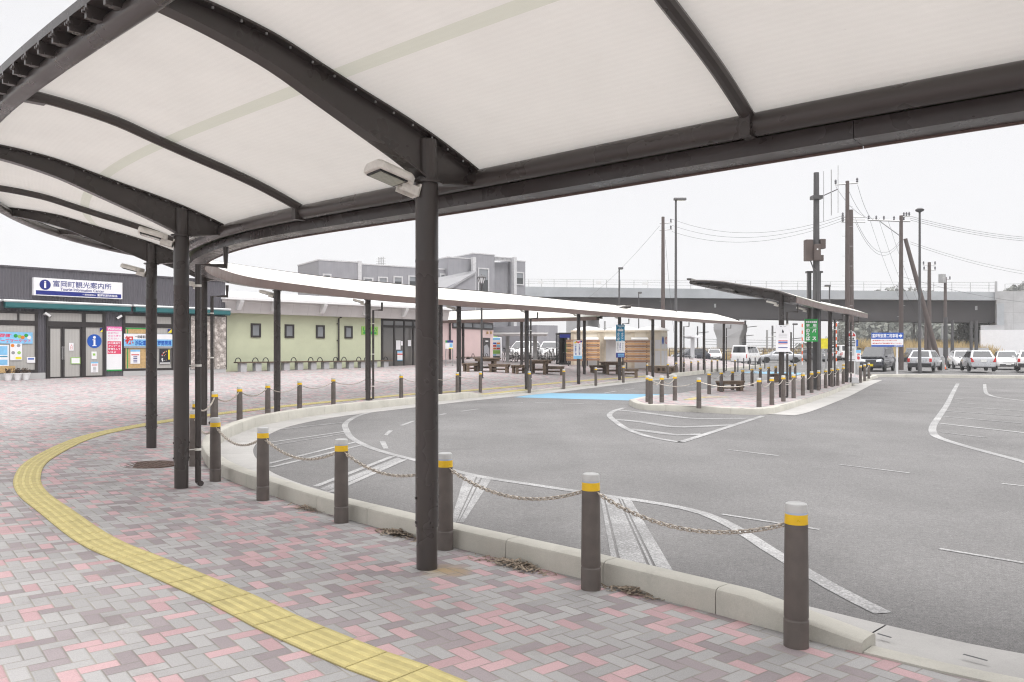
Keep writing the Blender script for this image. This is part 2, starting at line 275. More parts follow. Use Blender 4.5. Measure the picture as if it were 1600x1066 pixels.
# ---------------------------------------------------------------- mesh helpers
class MB:
    def __init__(s): s.v = []; s.f = []; s.mi = []; s.uv = None; s.cur = 0
    def add(s, vs, fs):
        o = len(s.v); s.v += [tuple(v) for v in vs]; s.f += [tuple(i + o for i in f) for f in fs]; s.mi += [s.cur] * len(fs); return s
    def box(s, x0, x1, y0, y1, z0, z1):
        return s.add([(x0, y0, z0), (x1, y0, z0), (x1, y1, z0), (x0, y1, z0), (x0, y0, z1), (x1, y0, z1), (x1, y1, z1), (x0, y1, z1)],
                     [(0, 3, 2, 1), (4, 5, 6, 7), (0, 1, 5, 4), (1, 2, 6, 5), (2, 3, 7, 6), (3, 0, 4, 7)])
    def cbox(s, c, sx, sy, sz, rot=None):
        o = len(s.v); s.box(-sx / 2, sx / 2, -sy / 2, sy / 2, -sz / 2, sz / 2); c = Vector(c)
        for i in range(o, len(s.v)):
            p = Vector(s.v[i]); s.v[i] = tuple((rot @ p if rot else p) + c)
        return s
    def quad(s, a, b, c, d): return s.add([a, b, c, d], [(0, 1, 2, 3)])
    def tube(s, path, r, n=8, caps=True, flat=None):
        path = [Vector(p) for p in path]; k = len(path); rs = r if isinstance(r, (list, tuple)) else [r] * k
        o = len(s.v); prev = None
        for i, p in enumerate(path):
            t = (path[min(i + 1, k - 1)] - path[max(i - 1, 0)]).normalized()
            if prev is None:
                a = Vector((0, 0, 1)) if abs(t.z) < .9 else Vector((1, 0, 0)); u = t.cross(a).normalized()
            else: u = (prev - t * prev.dot(t)).normalized()
            prev = u; v = t.cross(u)
            for j in range(n):
                q = 2 * math.pi * j / n; s.v.append(tuple(p + (u * math.cos(q) + v * math.sin(q)) * rs[i]))
        for i in range(k - 1):
            for j in range(n):
                j2 = (j + 1) % n; s.f.append((o + i * n + j, o + i * n + j2, o + (i + 1) * n + j2, o + (i + 1) * n + j)); s.mi.append(s.cur)
        if caps:
            s.f.append(tuple(o + j for j in reversed(range(n)))); s.f.append(tuple(o + (k - 1) * n + j for j in range(n))); s.mi += [s.cur] * 2
        return s
    def lathe(s, prof, n=24, c=(0, 0, 0), caps=True):
        o = len(s.v)
        for r, z in prof:
            for j in range(n):
                q = 2 * math.pi * j / n; s.v.append((c[0] + r * math.cos(q), c[1] + r * math.sin(q), c[2] + z))
        for i in range(len(prof) - 1):
            for j in range(n):
                j2 = (j + 1) % n; s.f.append((o + i * n + j, o + i * n + j2, o + (i + 1) * n + j2, o + (i + 1) * n + j)); s.mi.append(s.cur)
        if caps:
            s.f.append(tuple(o + j for j in reversed(range(n)))); s.f.append(tuple(o + (len(prof) - 1) * n + j for j in range(n))); s.mi += [s.cur] * 2
        return s
    def loft(s, secs, closed=True, caps=True):
        o = len(s.v); n = len(secs[0])
        for q in secs: s.v += [tuple(p) for p in q]
        for i in range(len(secs) - 1):
            for j in range(n if closed else n - 1):
                j2 = (j + 1) % n; s.f.append((o + i * n + j, o + i * n + j2, o + (i + 1) * n + j2, o + (i + 1) * n + j)); s.mi.append(s.cur)
        if caps and closed:
            s.f.append(tuple(o + j for j in reversed(range(n)))); s.f.append(tuple(o + (len(secs) - 1) * n + j for j in range(n))); s.mi += [s.cur] * 2
        return s
    def prism(s, poly, z0, z1):
        n = len(poly); return s.add([(x, y, z0) for x, y in poly] + [(x, y, z1) for x, y in poly],
            [tuple(reversed(range(n))), tuple(range(n, 2 * n))] + [(i, (i + 1) % n, (i + 1) % n + n, i + n) for i in range(n)])
    def disc(s, c, r, n=24, axis='y', h=.004):
        """thin disc facing -y"""
        p = [(c[0] + r * math.cos(2 * math.pi * i / n), c[2] + r * math.sin(2 * math.pi * i / n)) for i in range(n)]
        return s.add([(x, c[1], z) for x, z in p] + [(x, c[1] - h, z) for x, z in p],
            [tuple(range(n)), tuple(reversed(range(n, 2 * n)))] + [(i, (i + 1) % n, (i + 1) % n + n, i + n) for i in range(n)])
    def build(s, name, mats, parent=None, smooth=False, world=False, bevel=0, loc=None):
        me = bpy.data.meshes.new(name); vs = s.v
        if world and parent is not None:
            l = parent.location; vs = [(v[0] - l.x, v[1] - l.y, v[2] - l.z) for v in vs]
        me.from_pydata(vs, [], s.f); me.update()
        for m in (mats if isinstance(mats, (list, tuple)) else [mats]): me.materials.append(M[m] if isinstance(m, str) else m)
        me.polygons.foreach_set('material_index', s.mi)
        if smooth:
            me.polygons.foreach_set('use_smooth', [True] * len(me.polygons))
            try: me.set_sharp_from_angle(angle=R(35))
            except Exception: pass
        if s.uv:
            ul = me.uv_layers.new(name='UVMap')
            for lp in me.loops: ul.data[lp.index].uv = s.uv[lp.vertex_index]
        o = bpy.data.objects.new(name, me); COL.objects.link(o); o.parent = parent
        if loc: o.location = loc
        if bevel:
            b = o.modifiers.new('bevel', 'BEVEL'); b.width = bevel; b.segments = 2; b.limit_method = 'ANGLE'; b.angle_limit = R(40)
        return o

def tag(o, label=None, cat=None, group=None, kind=None):
    for k, v in (('label', label), ('category', cat), ('group', group), ('kind', kind)):
        if v: o[k] = v
    return o
def thing(name, label, cat, loc=(0, 0, 0), rz=0, group=None):
    o = bpy.data.objects.new(name, None); COL.objects.link(o); o.location = loc; o.rotation_euler = (0, 0, rz); o.empty_display_size = .2
    return tag(o, label, cat, group)
def struct(name, mb, m, **k): return tag(mb.build(name, m, **k), kind='structure')
KIDS = {}
def dup(o, loc, rz, label, group=None):
    def cp(a, par):
        c = a.copy(); COL.objects.link(c)
        if par: c.parent = par
        for ch in a.children: cp(ch, c)
        return c
    c = cp(o, None); c.location = loc; c.rotation_euler = (0, 0, rz); c['label'] = label
    if group: c['group'] = group
    return c
TXT = {}
def lettering(txt, x0, x1, z0, z1, y, m, parent, name='lettering', bold=.012, fit=True, align='c', vertical=False):
    """flat writing on a plane facing -y, fitted into x0..x1, z0..z1"""
    if vertical: txt = '\n'.join(txt)
    cu = bpy.data.curves.new('lettering', 'FONT'); cu.body = txt; cu.offset = bold; cu.resolution_u = 2
    cu.align_x = 'CENTER' if vertical else 'LEFT'
    if vertical: cu.space_line = .92
    t = bpy.data.objects.new('lettering', cu); me = bpy.data.meshes.new_from_object(t)
    bpy.data.objects.remove(t); bpy.data.curves.remove(cu)
    n = len(me.vertices)
    if not n: return None
    co = np.zeros(n * 3); me.vertices.foreach_get('co', co); co = co.reshape(-1, 3)
    a, b = co.min(0), co.max(0); sx = (x1 - x0) / (b[0] - a[0]); sz = (z1 - z0) / max(b[1] - a[1], 1e-6)
    if not fit: sx = sz = min(sx, sz)
    out = np.zeros_like(co)
    ox = x0 if (fit or align == 'l') else x0 + ((x1 - x0) - (b[0] - a[0]) * sx) / 2
    oz = z0 if fit else z0 + ((z1 - z0) - (b[1] - a[1]) * sz) / 2
    out[:, 0] = ox + (co[:, 0] - a[0]) * sx; out[:, 2] = oz + (co[:, 1] - a[1]) * sz; out[:, 1] = y
    me.vertices.foreach_set('co', out.ravel()); me.materials.clear(); me.materials.append(M[m]); me.update(); me.name = name
    o = bpy.data.objects.new(name, me); COL.objects.link(o); o.parent = parent
    return o
def panel(x0, x1, z0, z1, y, m, parent, name='panel', th=.004, bevel=0):
    return MB().box(x0, x1, y - th, y, z0, z1).build(name, m, parent, bevel=bevel)

def crom(pts, step):
    """Catmull-Rom through points (any dimension), resampled about every step metres"""
    P = [np.array(p, float) for p in pts]; P = [2 * P[0] - P[1]] + P + [2 * P[-1] - P[-2]]; out = []; par = []
    for i in range(1, len(P) - 2):
        n = max(1, int(round(np.linalg.norm((P[i + 1] - P[i])[:2]) / step)))
        for k in range(n):
            t = k / n; a, b, c, d = P[i - 1:i + 3]
            out.append(.5 * ((2 * b) + (c - a) * t + (2 * a - 5 * b + 4 * c - d) * t * t + (3 * b - a - 3 * c + d) * t ** 3)); par.append(i - 1 + t)
    out.append(P[-2]); par.append(len(P) - 3); return np.array(out), np.array(par)
def frames(P):
    T = np.zeros((len(P), 2)); T[1:-1] = P[2:, :2] - P[:-2, :2]; T[0] = P[1, :2] - P[0, :2]; T[-1] = P[-1, :2] - P[-2, :2]
    T /= np.linalg.norm(T, axis=1)[:, None]; return T, np.stack([-T[:, 1], T[:, 0]], 1)      # tangent, left normal

# ---------------------------------------------------------------- ground levels
def RZ(y): return -.07 + .0075 * max(0.0, y - 32)
KP = [(16, -2.6), (12, -1.0), (7, 1.7), (4.4, 3.0), (2.7, 4.03), (2.0, 4.59), (1.2, 5.42), (.4, 6.22), (-.5, 7.06), (-1.3, 7.85), (-2.1, 8.68), (-2.85, 9.58), (-3.6, 10.5), (-4.3, 11.55),
      (-4.88, 12.75), (-5.35, 13.9), (-5.73, 15.2), (-6.03, 16.85), (-6.15, 19.1), (-5.8, 21.3), (-5.1, 23.35), (-3.65, 26.3), (-2.52, 28.7), (-1.2, 31.0), (0, 32.9), (1.2, 34.8), (3.4, 38.8),
      (7.0, 45.4), (9.5, 49.5), (11.6, 53), (13.8, 57), (17.4, 63.5), (22, 71)]
K, KT = crom(KP, .2); KTan, KN = frames(K)
RAMP0, END1, RAISE2 = 5, 23, 28                     # kerb control indices: ramped end, end of the raised kerb, next raised kerb
def kd(x, y):
    v = np.array((x, y)) - K; q = (v ** 2).sum(1); i = int(q.argmin())
    return math.sqrt(q[i]) if v[i] @ KN[i] > 0 else 0.0
def rise(y, d): r = RZ(y) + .09; return r + (.0185 * max(y, 0) - (r - .02)) * (1 - math.exp(-d / 6.0)) if y > 0 else r
def GZ(x, y): return rise(y, kd(x, y))
IS = .10                                            # island paving above the road
def solve(px, py, f):
    z = 0.0
    for _ in range(40):
        D = (H - z) * F / (py - YH); x = (px - CX) / F * D; z = .5 * z + .5 * f(x, D)
    return Vector((x, D, f(x, D)))
def rd(px, py): return solve(px, py, lambda x, y: RZ(y))
def pl(px, py): return solve(px, py, GZ)
def plk(px, py): return solve(px, py, lambda x, y: RZ(y) + .11)
def isl(px, py): return solve(px, py, lambda x, y: RZ(y) + IS + .08)
def at(px, py, D): return Vector(((px - CX) / F * D, D, H + (YH - py) / F * D))

# road, paving and distant ground
ys = sorted(set([-60, -30, -10] + list(np.arange(0, 32, 4)) + list(np.arange(32, 150, 6)) + [150]))
mb = MB(); secs = [[(x, y, RZ(y)) for x in (-70, -20, 0, 20, 60, 110, 170)] for y in ys]; mb.loft(secs, closed=False, caps=False)
mb.f = [tuple(reversed(f)) for f in mb.f]; struct('asphalt_road', mb, 'asphalt')
mb = MB(); mb.box(-400, 600, -150, 600, -1.0, -.35); struct('ground', mb, 'grass')
mb = MB(); mb.add([(-200, 149, RZ(149) - .02), (300, 149, RZ(149) - .02), (560, 590, 1.2), (-380, 590, 1.2)], [(0, 1, 2, 3)]); struct('dry_field', mb, 'grass')
mb = MB(); rows = []
ds = [0, .15, .3, .5, .8, 1.2, 1.7, 2.3, 3, 4, 5, 6.5, 8, 10, 12.5, 15, 18, 22, 27, 33, 40, 50, 60]
for d in ds:
    q = K[::2] + KN[::2] * d; rows.append([(x, y, rise(y, d)) for x, y in q])
mb.loft(rows, closed=False, caps=False); struct('plaza_paving', mb, 'paving')
if mb.f:
    o = bpy.data.objects['plaza_paving']; o.data.flip_normals() if o.data.polygons[200].normal.z < 0 else None

KPROF = [(0, -.12), (0, .135), (.012, .157), (.035, .168), (.165, .168), (.195, .155), (.208, .125), (.215, -.12)]
def sweep_kerb(mb, P, N, zf, hs=None, joint=5, prof=KPROF, gap=.006, sgn=-1):
    """kerb stones laid end to end; P inner line, offset to the road side"""
    T, _ = frames(P)
    for a in range(0, len(P) - 1, joint):
        b = min(a + joint, len(P) - 1); secs = []
        for i in range(a, b + 1):
            x, y = P[i][:2]
            if i == a: x, y = x + T[i][0] * gap, y + T[i][1] * gap
            h = hs[i] if hs is not None else 1
            secs.append([(x + sgn * N[i][0] * o, y + sgn * N[i][1] * o, zf(y) + (z * h if z > 0 else z)) for o, z in prof])
        mb.loft(secs)
def ridx(v): return int(np.searchsorted(KT, v))
i0, i1, i2 = ridx(RAMP0), ridx(END1), ridx(RAISE2)
mb = MB(); P, N = K[i0:i1 + 1], KN[i0:i1 + 1]; n = len(P)
hs = [min(1, .42 + .58 * i / 4) if i < 4 else (max(.12, min(1, (n - 1 - i) / 5)) if i > n - 7 else 1) for i in range(n)]
sweep_kerb(mb, P, N, lambda y: RZ(y) + .09, hs); struct('plaza_kerb', mb, 'kerb', smooth=True)
mb = MB(); P, N = K[i2:], KN[i2:]; hs = [min(1, .1 + i / 5) for i in range(len(P))]
sweep_kerb(mb, P, N, lambda y: RZ(y) + .09, hs, joint=10); struct('plaza_kerb', mb, 'kerb', smooth=True)
FL = [(0, -.12), (0, .012), (.15, .008), (.155, -.12)]
for a, b in ((0, i0), (i1, i2)):
    mb = MB(); sweep_kerb(mb, K[a:b + 1], KN[a:b + 1], lambda y: RZ(y) + .09, None, 5, FL); struct('flush_kerb', mb, 'kerb')
mb = MB()
for a in range(0, i2, 10):
    b = min(a + 10, i2); secs = []
    for i in range(a, b + 1):
        x, y = K[i]; e = KTan[i] * (.012 if i == a else 0)
        secs.append([(x - KN[i][0] * o + e[0], y - KN[i][1] * o + e[1], RZ(y) + z) for o, z in ((.14, .055 if i < i0 else .03), (.5, .014), (.85, .006), (.85, -.05))])
    mb.loft(secs, closed=False)
o = struct('gutter', mb, 'gutter')
for px, py, p2, q2 in ((1371, 1001.5, 1393, 1008), (1505, 1034.5, 1543, 1045)):
    a, b = rd(px, py), rd(p2, q2); mb = MB(); d = (b - a).normalized(); n_ = Vector((-d.y, d.x, 0)) * .011
    z = Vector((0, 0, .046)); mb.quad(a - n_ + z, b - n_ + z, b + n_ + z, a + n_ + z); struct('gutter_slot', mb, 'black')

# bus island
IO = [rd(*p) for p in ((983, 633), (1000, 640), (1040, 642.5), (1092, 644.5), (1160, 648), (1200, 647.5), (1222, 643), (1260, 631), (1302, 616), (1337, 601), (1356, 594))]
IB = [rd(*p) for p in ((1330, 588), (1262, 590.5), (1215, 597), (1160, 605), (1100, 615), (1075, 619.5))]
IC = [rd(*p) for p in ((1047, 624), (1010, 627))]
def isl_poly(): return [p.to_2d() for p in IO] + [p.to_2d() for p in IB] + [p.to_2d() for p in IC]
poly = isl_poly(); mb = MB(); n = len(poly)
mb.add([(p.x, p.y, RZ(p.y) + IS + .08) for p in poly], [tuple(range(n))]); o = struct('island_paving', mb, 'paving')
if o.data.polygons[0].normal.z < 0: o.data.flip_normals()
IPROF = [(-.02, -.1), (-.02, .16), (0, .185), (.17, .185), (.195, .17), (.205, .14), (.21, -.1)]
def kerb_run(pts, name, joint=5, prof=IPROF, h0=1, h1=1):
    Q, _ = crom([(p.x, p.y) for p in pts], .2); T, N = frames(Q); Q = Q + N * -.0; n = len(Q)
    hs = [min(1, h0 + i / 5, h1 + (n - 1 - i) / 5) for i in range(n)]; Q = Q + N * .2
    mb = MB(); sweep_kerb(mb, Q, N, RZ, hs, joint, prof); return struct(name, mb, 'kerb', smooth=True)
kerb_run(IO, 'island_kerb'); kerb_run(IB, 'island_kerb', h1=.45); kerb_run(IC + [IO[0]], 'island_kerb', h0=.45)
kerb_run([rd(1343, 598.5), rd(1354, 596), rd(1372, 590.5)], 'island_kerb', h0=.6, h1=.4)
Q, _ = crom([(p.x, p.y) for p in IO[5:]], .5); T, N = frames(Q); mb = MB()
mb.loft([[(x - N[i][0] * o, y - N[i][1] * o, RZ(y) + .008) for o in (.0, .75)] for i, (x, y) in enumerate(Q)], closed=False); o = struct('gutter', mb, 'gutter')
# raised verge in front of the far car park
a, b = rd(1375, 589.5), rd(1640, 592); d = (b - a).normalized(); Q = [(a.x + d.x * t, a.y + d.y * t) for t in np.arange(-.5, 34, .5)]
Q = np.array(Q); T, N = frames(Q); mb = MB(); sweep_kerb(mb, Q + N * .2, N, RZ, None, 4, IPROF); struct('verge_kerb', mb, 'kerb', smooth=True)
mb = MB(); mb.loft([[(x + N[i][0] * o, y + N[i][1] * o, RZ(y) + z) for o, z in ((.19, .15), (2.0, .12), (2.6, .02))] for i, (x, y) in enumerate(Q)], closed=False)
o = struct('verge', mb, 'asphalt')

# road markings
def ribbon(pts, width, m='white_paint', lift=.005, name='road_marking', close=.4):
    w3 = [rd(*p) for p in pts] if not isinstance(pts[0], Vector) else pts
    Q, _ = crom([(p.x, p.y) for p in w3], close); T, N = frames(Q); mb = MB()
    wd = width if isinstance(width, (list, tuple)) else (width, width)
    k = len(Q)
    mb.loft([[(x + N[i][0] * o, y + N[i][1] * o, RZ(y) + lift) for o in (-w_ / 2, w_ / 2)] for i, (x, y) in enumerate(Q) for w_ in [wd[0] + (wd[1] - wd[0]) * i / (k - 1)]], closed=False)
    return struct(name, mb, m)
def straight(pts, width, **k):
    w3 = [rd(*p) for p in pts]; out = []
    for a, b in zip(w3, w3[1:]): out.append(ribbon([a, b], width, **k))
    return out
def patch(pts, m='worn_paint', lift=.004, name='road_marking'):
    mb = MB(); w3 = [rd(*p) for p in pts]; mb.add([(p.x, p.y, p.z + lift) for p in w3], [tuple(range(len(w3)))]); o = struct(name, mb, m)
    if o.data.polygons[0].normal.z < 0: o.data.flip_normals()
    return o
ribbon([(1380, 959), (1300, 918), (1200, 858), (1150, 826), (1100, 803), (1040, 789), (960, 777), (840, 759), (740, 743), (648, 719), (612, 710), (577, 699), (550, 685), (541.5, 673), (540, 662), (557, 651), (585, 643.6), (650, 634.5), (720, 627), (775, 621.5)], .14)
def streaks(q, spans):
    l = lambda p, r, f: (p[0] + (r[0] - p[0]) * f, p[1] + (r[1] - p[1]) * f)
    for f0, f1 in spans: patch([l(q[0], q[1], f0), l(q[0], q[1], f1), l(q[3], q[2], f1), l(q[3], q[2], f0)])
streaks([(727, 740), (770, 746), (724, 817), (704, 817)], ((0, .42), (.48, .60), (.66, 1))); streaks([(938, 777), (985, 780), (1052, 893), (955, 873)], ((0, .10), (.15, .58), (.63, .68), (.73, 1)))
straight([(614, 713.5), (492, 761)], .10, lift=.006); straight([(632, 718.5), (515, 770)], .10, lift=.006); patch([(622, 715), (628, 718), (510, 768), (500, 764)], lift=.0035)
straight([(558, 690.5), (420, 725)], .09, lift=.006); straight([(565, 696), (422, 731)], .09, lift=.006)
straight([(536, 660.5), (436, 671.5)], .11, m='worn_paint', lift=.006); straight([(540, 674.5), (420, 692)], .10, lift=.006); straight([(540, 677.5), (421, 697)], .07, lift=.006, m='worn_paint')
straight([(560, 648), (520, 651.5), (470, 655)], .1, m='worn_paint', lift=.006)
for a, b, c, d in ((1138, 703, 1216, 712.5), (1310, 726, 1421, 739.5), (1565, 756, 1640, 764), (1128, 804, 1281, 828), (1468, 858, 1640, 887)): straight([(a, b), (c, d)], .07 if d < 760 else .06)
for q in ([(593, 690), (602, 690), (607, 701.5), (599, 701.5)], [(600, 680), (605, 681), (614, 673), (607, 673)], [(624, 665), (630, 665.5), (649, 658), (645, 657.7)]): patch(q, 'white_paint', .005)
for a, b, c, d in ((687, 648.5, 696, 646.8), (720, 643, 748, 639.2), (745, 627.5, 776, 627.5), (794, 628.7, 817, 629.2), (836, 629.6, 862, 630), (881, 630.5, 912, 631), (933, 631.5, 963, 632), (944, 614.5, 962, 611.5), (976, 609.5, 990, 607.5)): straight([(a, b), (c, d)], .12)
patch([(803, 621), (838, 616.2), (858, 614.6), (1088, 617), (1060, 624), (1004, 626), (985, 626)], 'blue_paint', .004, 'blue_crossing')
patch([(1150, 581.5), (1190, 580.5), (1260, 583), (1240, 587)], 'blue_paint', .004, 'blue_crossing')
ribbon([(1496.5, 599.7), (1488, 615.7), (1479.6, 632.6), (1466, 653), (1458, 666), (1457.8, 676), (1468, 684.5), (1515, 699.3), (1600, 722), (1700, 752)], .16)
for a, b, c, d, wd, m in ((1467.8, 661.8, 1640, 681, .16, 'white_paint'), (1471, 651, 1600, 662, .12, 'worn_paint'), (1477, 642.4, 1640, 654, .12, 'worn_paint'), (1480.5, 634.6, 1640, 645, .12, 'worn_paint'), (1483, 628.4, 1528, 632, .12, 'white_paint'), (1491, 623, 1506, 624, .13, 'white_paint'), (1470, 676, 1540, 684, .08, 'worn_paint')):
    straight([(a, b), (c, d)], wd, m=m, lift=.006)
ribbon([(1538.5, 600.5), (1539.3, 609), (1543, 616), (1562, 621.6), (1600, 626.2), (1680, 634)], .14)
straight([(1402, 613), (1424, 613.6)], .2, m='worn_paint'); straight([(1406, 610), (1424, 609.6)], .1, m='worn_paint')
ribbon([(976, 637.5), (960.5, 642), (952.3, 649), (960.5, 658), (980.6, 671), (1014.4, 682.7), (1063, 691.6)], .15, lift=.007); straight([(1063, 691.6), (1192, 650.3)], .15, lift=.007)
for q in ([(966, 641), (1010, 645.5), (1072, 653.5), (1092, 654.5), (1173, 653.8)], [(961, 655.5), (1005, 660), (1048, 667), (1090, 667), (1147, 664)], [(983, 670.5), (1020, 675), (1058, 680), (1098, 679)]): ribbon(q, .28, 'worn_paint', .006)

# yellow tactile paving: blocks with four raised bars, on plaza and island
def tactile_run(pts3, zf, name):
    Q, _ = crom([(p.x, p.y) for p in pts3], .3); T, N = frames(Q); mb = MB(); n = len(Q)
    def P(i, f, o, dz):
        f = i + f; a = int(min(f, n - 2)); t = f - a; q = Q[a] * (1 - t) + Q[a + 1] * t; nn = N[a] * (1 - t) + N[a + 1] * t
        x, y = q + nn * o; return (x, y, zf(x, y) + dz)
    for i in range(n - 1):
        mb.cur = 1; mb.quad(P(i, 0, -.152, .005), P(i, 1, -.152, .005), P(i, 1, .152, .005), P(i, 0, .152, .005))
        mb.cur = 2; e = .014
        lo = [P(i, e, -.149, .010), P(i, 1 - e, -.149, .010), P(i, 1 - e, .149, .010), P(i, e, .149, .010)]; mb.add(lo + [(x, y, z - .02) for x, y, z in lo], [(0, 1, 2, 3), (0, 4, 5, 1), (1, 5, 6, 2), (2, 6, 7, 3), (3, 7, 4, 0)])
        mb.cur = 0
        if Q[i][1] < 26:
            for o in (-.1125, -.0375, .0375, .1125):
                b0 = [P(i, .05, o - .017, .010), P(i, .95, o - .017, .010), P(i, .95, o + .017, .010), P(i, .05, o + .017, .010)]
                b1 = [P(i, .07, o - .010, .0155), P(i, .93, o - .010, .0155), P(i, .93, o + .010, .0155), P(i, .07, o + .010, .0155)]
                mb.add(b0 + b1, [(4, 5, 6, 7), (0, 1, 5, 4), (1, 2, 6, 5), (2, 3, 7, 6), (3, 0, 4, 7)])
    return struct(name, mb, ['tactile', 'tactile_joint', 'tactile_base'])
tp = [pl(*p) for p in ((860, 1150), (780, 1115), (700, 1083), (638, 1056), (573, 1033), (521, 1011.5), (430, 971.5), (361, 936.5), (231, 880), (151, 845), (88, 800), (50, 770), (43, 745), (62, 719), (118, 690), (165, 676), (232, 663), (280, 655.5), (345, 646.5), (420, 638), (480, 631.5), (560, 624), (640, 616.5), (710, 612), (770, 607.3), (830, 602), (900, 596), (960, 591.5), (1015, 587.5))]
tactile_run(tp, GZ, 'tactile_paving')
tactile_run([pl(*p) for p in ((745, 617.5), (800, 611.5), (822, 609))], GZ, 'tactile_paving')
tactile_run([isl(*p) for p in ((1075, 625), (1100, 621), (1150, 620.5), (1180, 616), (1212, 608), (1245, 600))], lambda x, y: RZ(y) + IS + .08, 'tactile_paving')
c = pl(233, 726.5); mb = MB(); mb.lathe([(.40, -.03), (.40, .008), (.385, .012), (.38, .006), (.02, .006)], 40, c)
for k in range(-6, 7):
    for l in range(-6, 7):
        if k * k + l * l < 38 and (k + l) % 2 == 0: mb.cbox((c.x + k * .054, c.y + l * .054, c.z + .008), .036, .036, .006)
tag(mb.build('manhole_cover','iron'), 'round rusty manhole cover set in the block paving', 'manhole cover')

# ---------------------------------------------------------------- walkway canopies
PROF = [(-.62, 3.20), (-.5, 3.255), (-.25, 3.355), (0, 3.445), (.3, 3.535), (.64, 3.625), (1.0, 3.725), (1.35, 3.825), (1.7, 3.885), (2.0, 3.915), (2.18, 3.925)]
_q, _ = crom(PROF, .09); PROF = [(float(a), float(b)) for a, b in _q]
def zprof(t):
    for (a, za), (b, zb) in zip(PROF, PROF[1:]):
        if t <= b: return za + (zb - za) * (t - a) / (b - a)
    return PROF[-1][1]
def canopy(name, label, ctrl, piles, tw=1.0, tin=None, foff=0, pipes=(), brackets=True, zg=GZ, tint='fascia', ext=(0, 0)):
    """ctrl: (x, y, dz) along the pillar line; piles: control indices that carry a pillar"""
    tops = [(t if t < 0 else t * tw) for t, _ in PROF]
    Q, par = crom(ctrl, .3); T, N = frames(Q)
    def run(i, e, s): return [np.array([Q[i][0] + s * T[i][0] * q, Q[i][1] + s * T[i][1] * q, Q[i][2]]) for q in np.linspace(0, e, max(2, int(e / .3) + 1))[1:]]
    if ext[0]: h = run(0, ext[0], -1)[::-1]; Q = np.array(h + list(Q)); par = np.concatenate([np.linspace(-.1, -.01, len(h)), par])
    if ext[1]: h = run(-1, ext[1], 1); Q = np.array(list(Q) + h); par = np.concatenate([par, par[-1] + np.linspace(.01, .1, len(h))])
    T, N = frames(Q)
    root = thing(name, label, 'canopy', (ctrl[piles[0]][0], ctrl[piles[0]][1], 0))
    def pt(i, t, z): return (Q[i][0] + N[i][0] * t, Q[i][1] + N[i][1] * t, z + Q[i][2])
    def fi(p): return int(np.searchsorted(par, p - 1e-6))
    # membrane, two skins
    mb = MB(); sa = []; uv = []
    for i in range(len(Q)):
        sa.append([pt(i, t, z) for (t0, z), t in zip(PROF, tops)])
    mb.loft(sa, closed=False, caps=False); top = [[(x, y, z + .018) for x, y, z in r] for r in sa]
    mb.uv = [(i * .3, t) for i in range(len(Q)) for t in tops]
    mb.build('roof_membrane', 'membrane', root, smooth=True, world=True)
    # edge tubes, gutter and edge channel
    ti = tops[-1]
    mb = MB(); mb.tube([pt(i, ti - .03, PROF[-1][1] - .10) for i in range(len(Q))], .07, 14); mb.build('edge_tube', 'bronze', root, smooth=True, world=True)
    mb = MB(); mb.loft([[pt(i, t, z) for t, z in ((ti - .02, 3.905), (ti + .13, 3.915), (ti + .135, 3.975), (ti - .02, 3.97))] for i in range(len(Q))]); ch = mb.build('edge_channel', 'bronze', root, world=True)
    for i in range(0, len(Q) - 1):
        if Q[i][1] > 22 or i > 70: break
        d = Vector((*T[i], 0)); nn = Vector((*N[i], 0)); rot = Matrix((d, nn, Vector((0, 0, 1)))).transposed(); mb = MB()
        mb.cbox(pt(i, ti + .055, 3.872), .035, .15, .09, rot); mb.cbox(pt(i, ti + .05, 3.835), .06, .09, .02, rot)
        for q in (-.02, .02): mb.tube([(Vector(pt(i, ti + .125, 3.875)) + d * q), (Vector(pt(i, ti + .145, 3.875)) + d * q)], .012, 6)
        cr = mb.build('clamp', 'bronze', ch)
        for v in cr.data.vertices: v.co -= root.location
    mb = MB(); mb.tube([pt(i, -.5 + foff * .5, 3.165) for i in range(len(Q))], .075, 14); mb.build('gutter_tube', 'bronze', root, smooth=True, world=True)
    mb = MB(); mb.cur = 0
    f0, f1 = -.63 + foff, -.86 + foff
    # gutter box in lengths with visible joints
    L_ = 10
    for a in range(0, len(Q) - 1, L_):
        b = min(a + L_, len(Q) - 1); secs = []
        for i in range(a, b + 1):
            e = T[i] * (.004 if i == a else 0); secs.append([(q[0] + e[0], q[1] + e[1], q[2]) for q in (pt(i, t, z) for t, z in ((f0, 3.005), (f1, 3.005), (f1 - .012, 3.165), (f1, 3.175), (f0, 3.115)))])
        mb.loft(secs)
    mb.build('gutter_box', 'gutter_steel', root, world=True)
    mb = MB()
    for a in range(0, len(Q) - 1, L_):
        b = min(a + L_, len(Q) - 1); secs = []
        for i in range(a, b + 1):
            e = T[i] * (.005 if i == a else 0); secs.append([(q[0] + e[0], q[1] + e[1], q[2]) for q in (pt(i, t, z) for t, z in ((f1 - .003, 2.992), (f1 - .016, 2.992), (f1 - .030, 3.19), (f1 + .01, 3.19), (f1 - .013, 3.178)))])
        mb.loft(secs)
    mb.build('gutter_fascia', tint, root, world=True)
    mb = MB(); mb.loft([[pt(i, t, z) for t, z in ((f1 + .01, 3.178), (-.60, 3.225), (-.60, 3.21), (f1 + .01, 3.165))] for i in range(len(Q))]); mb.build('gutter_cover', 'gasket', root, world=True)
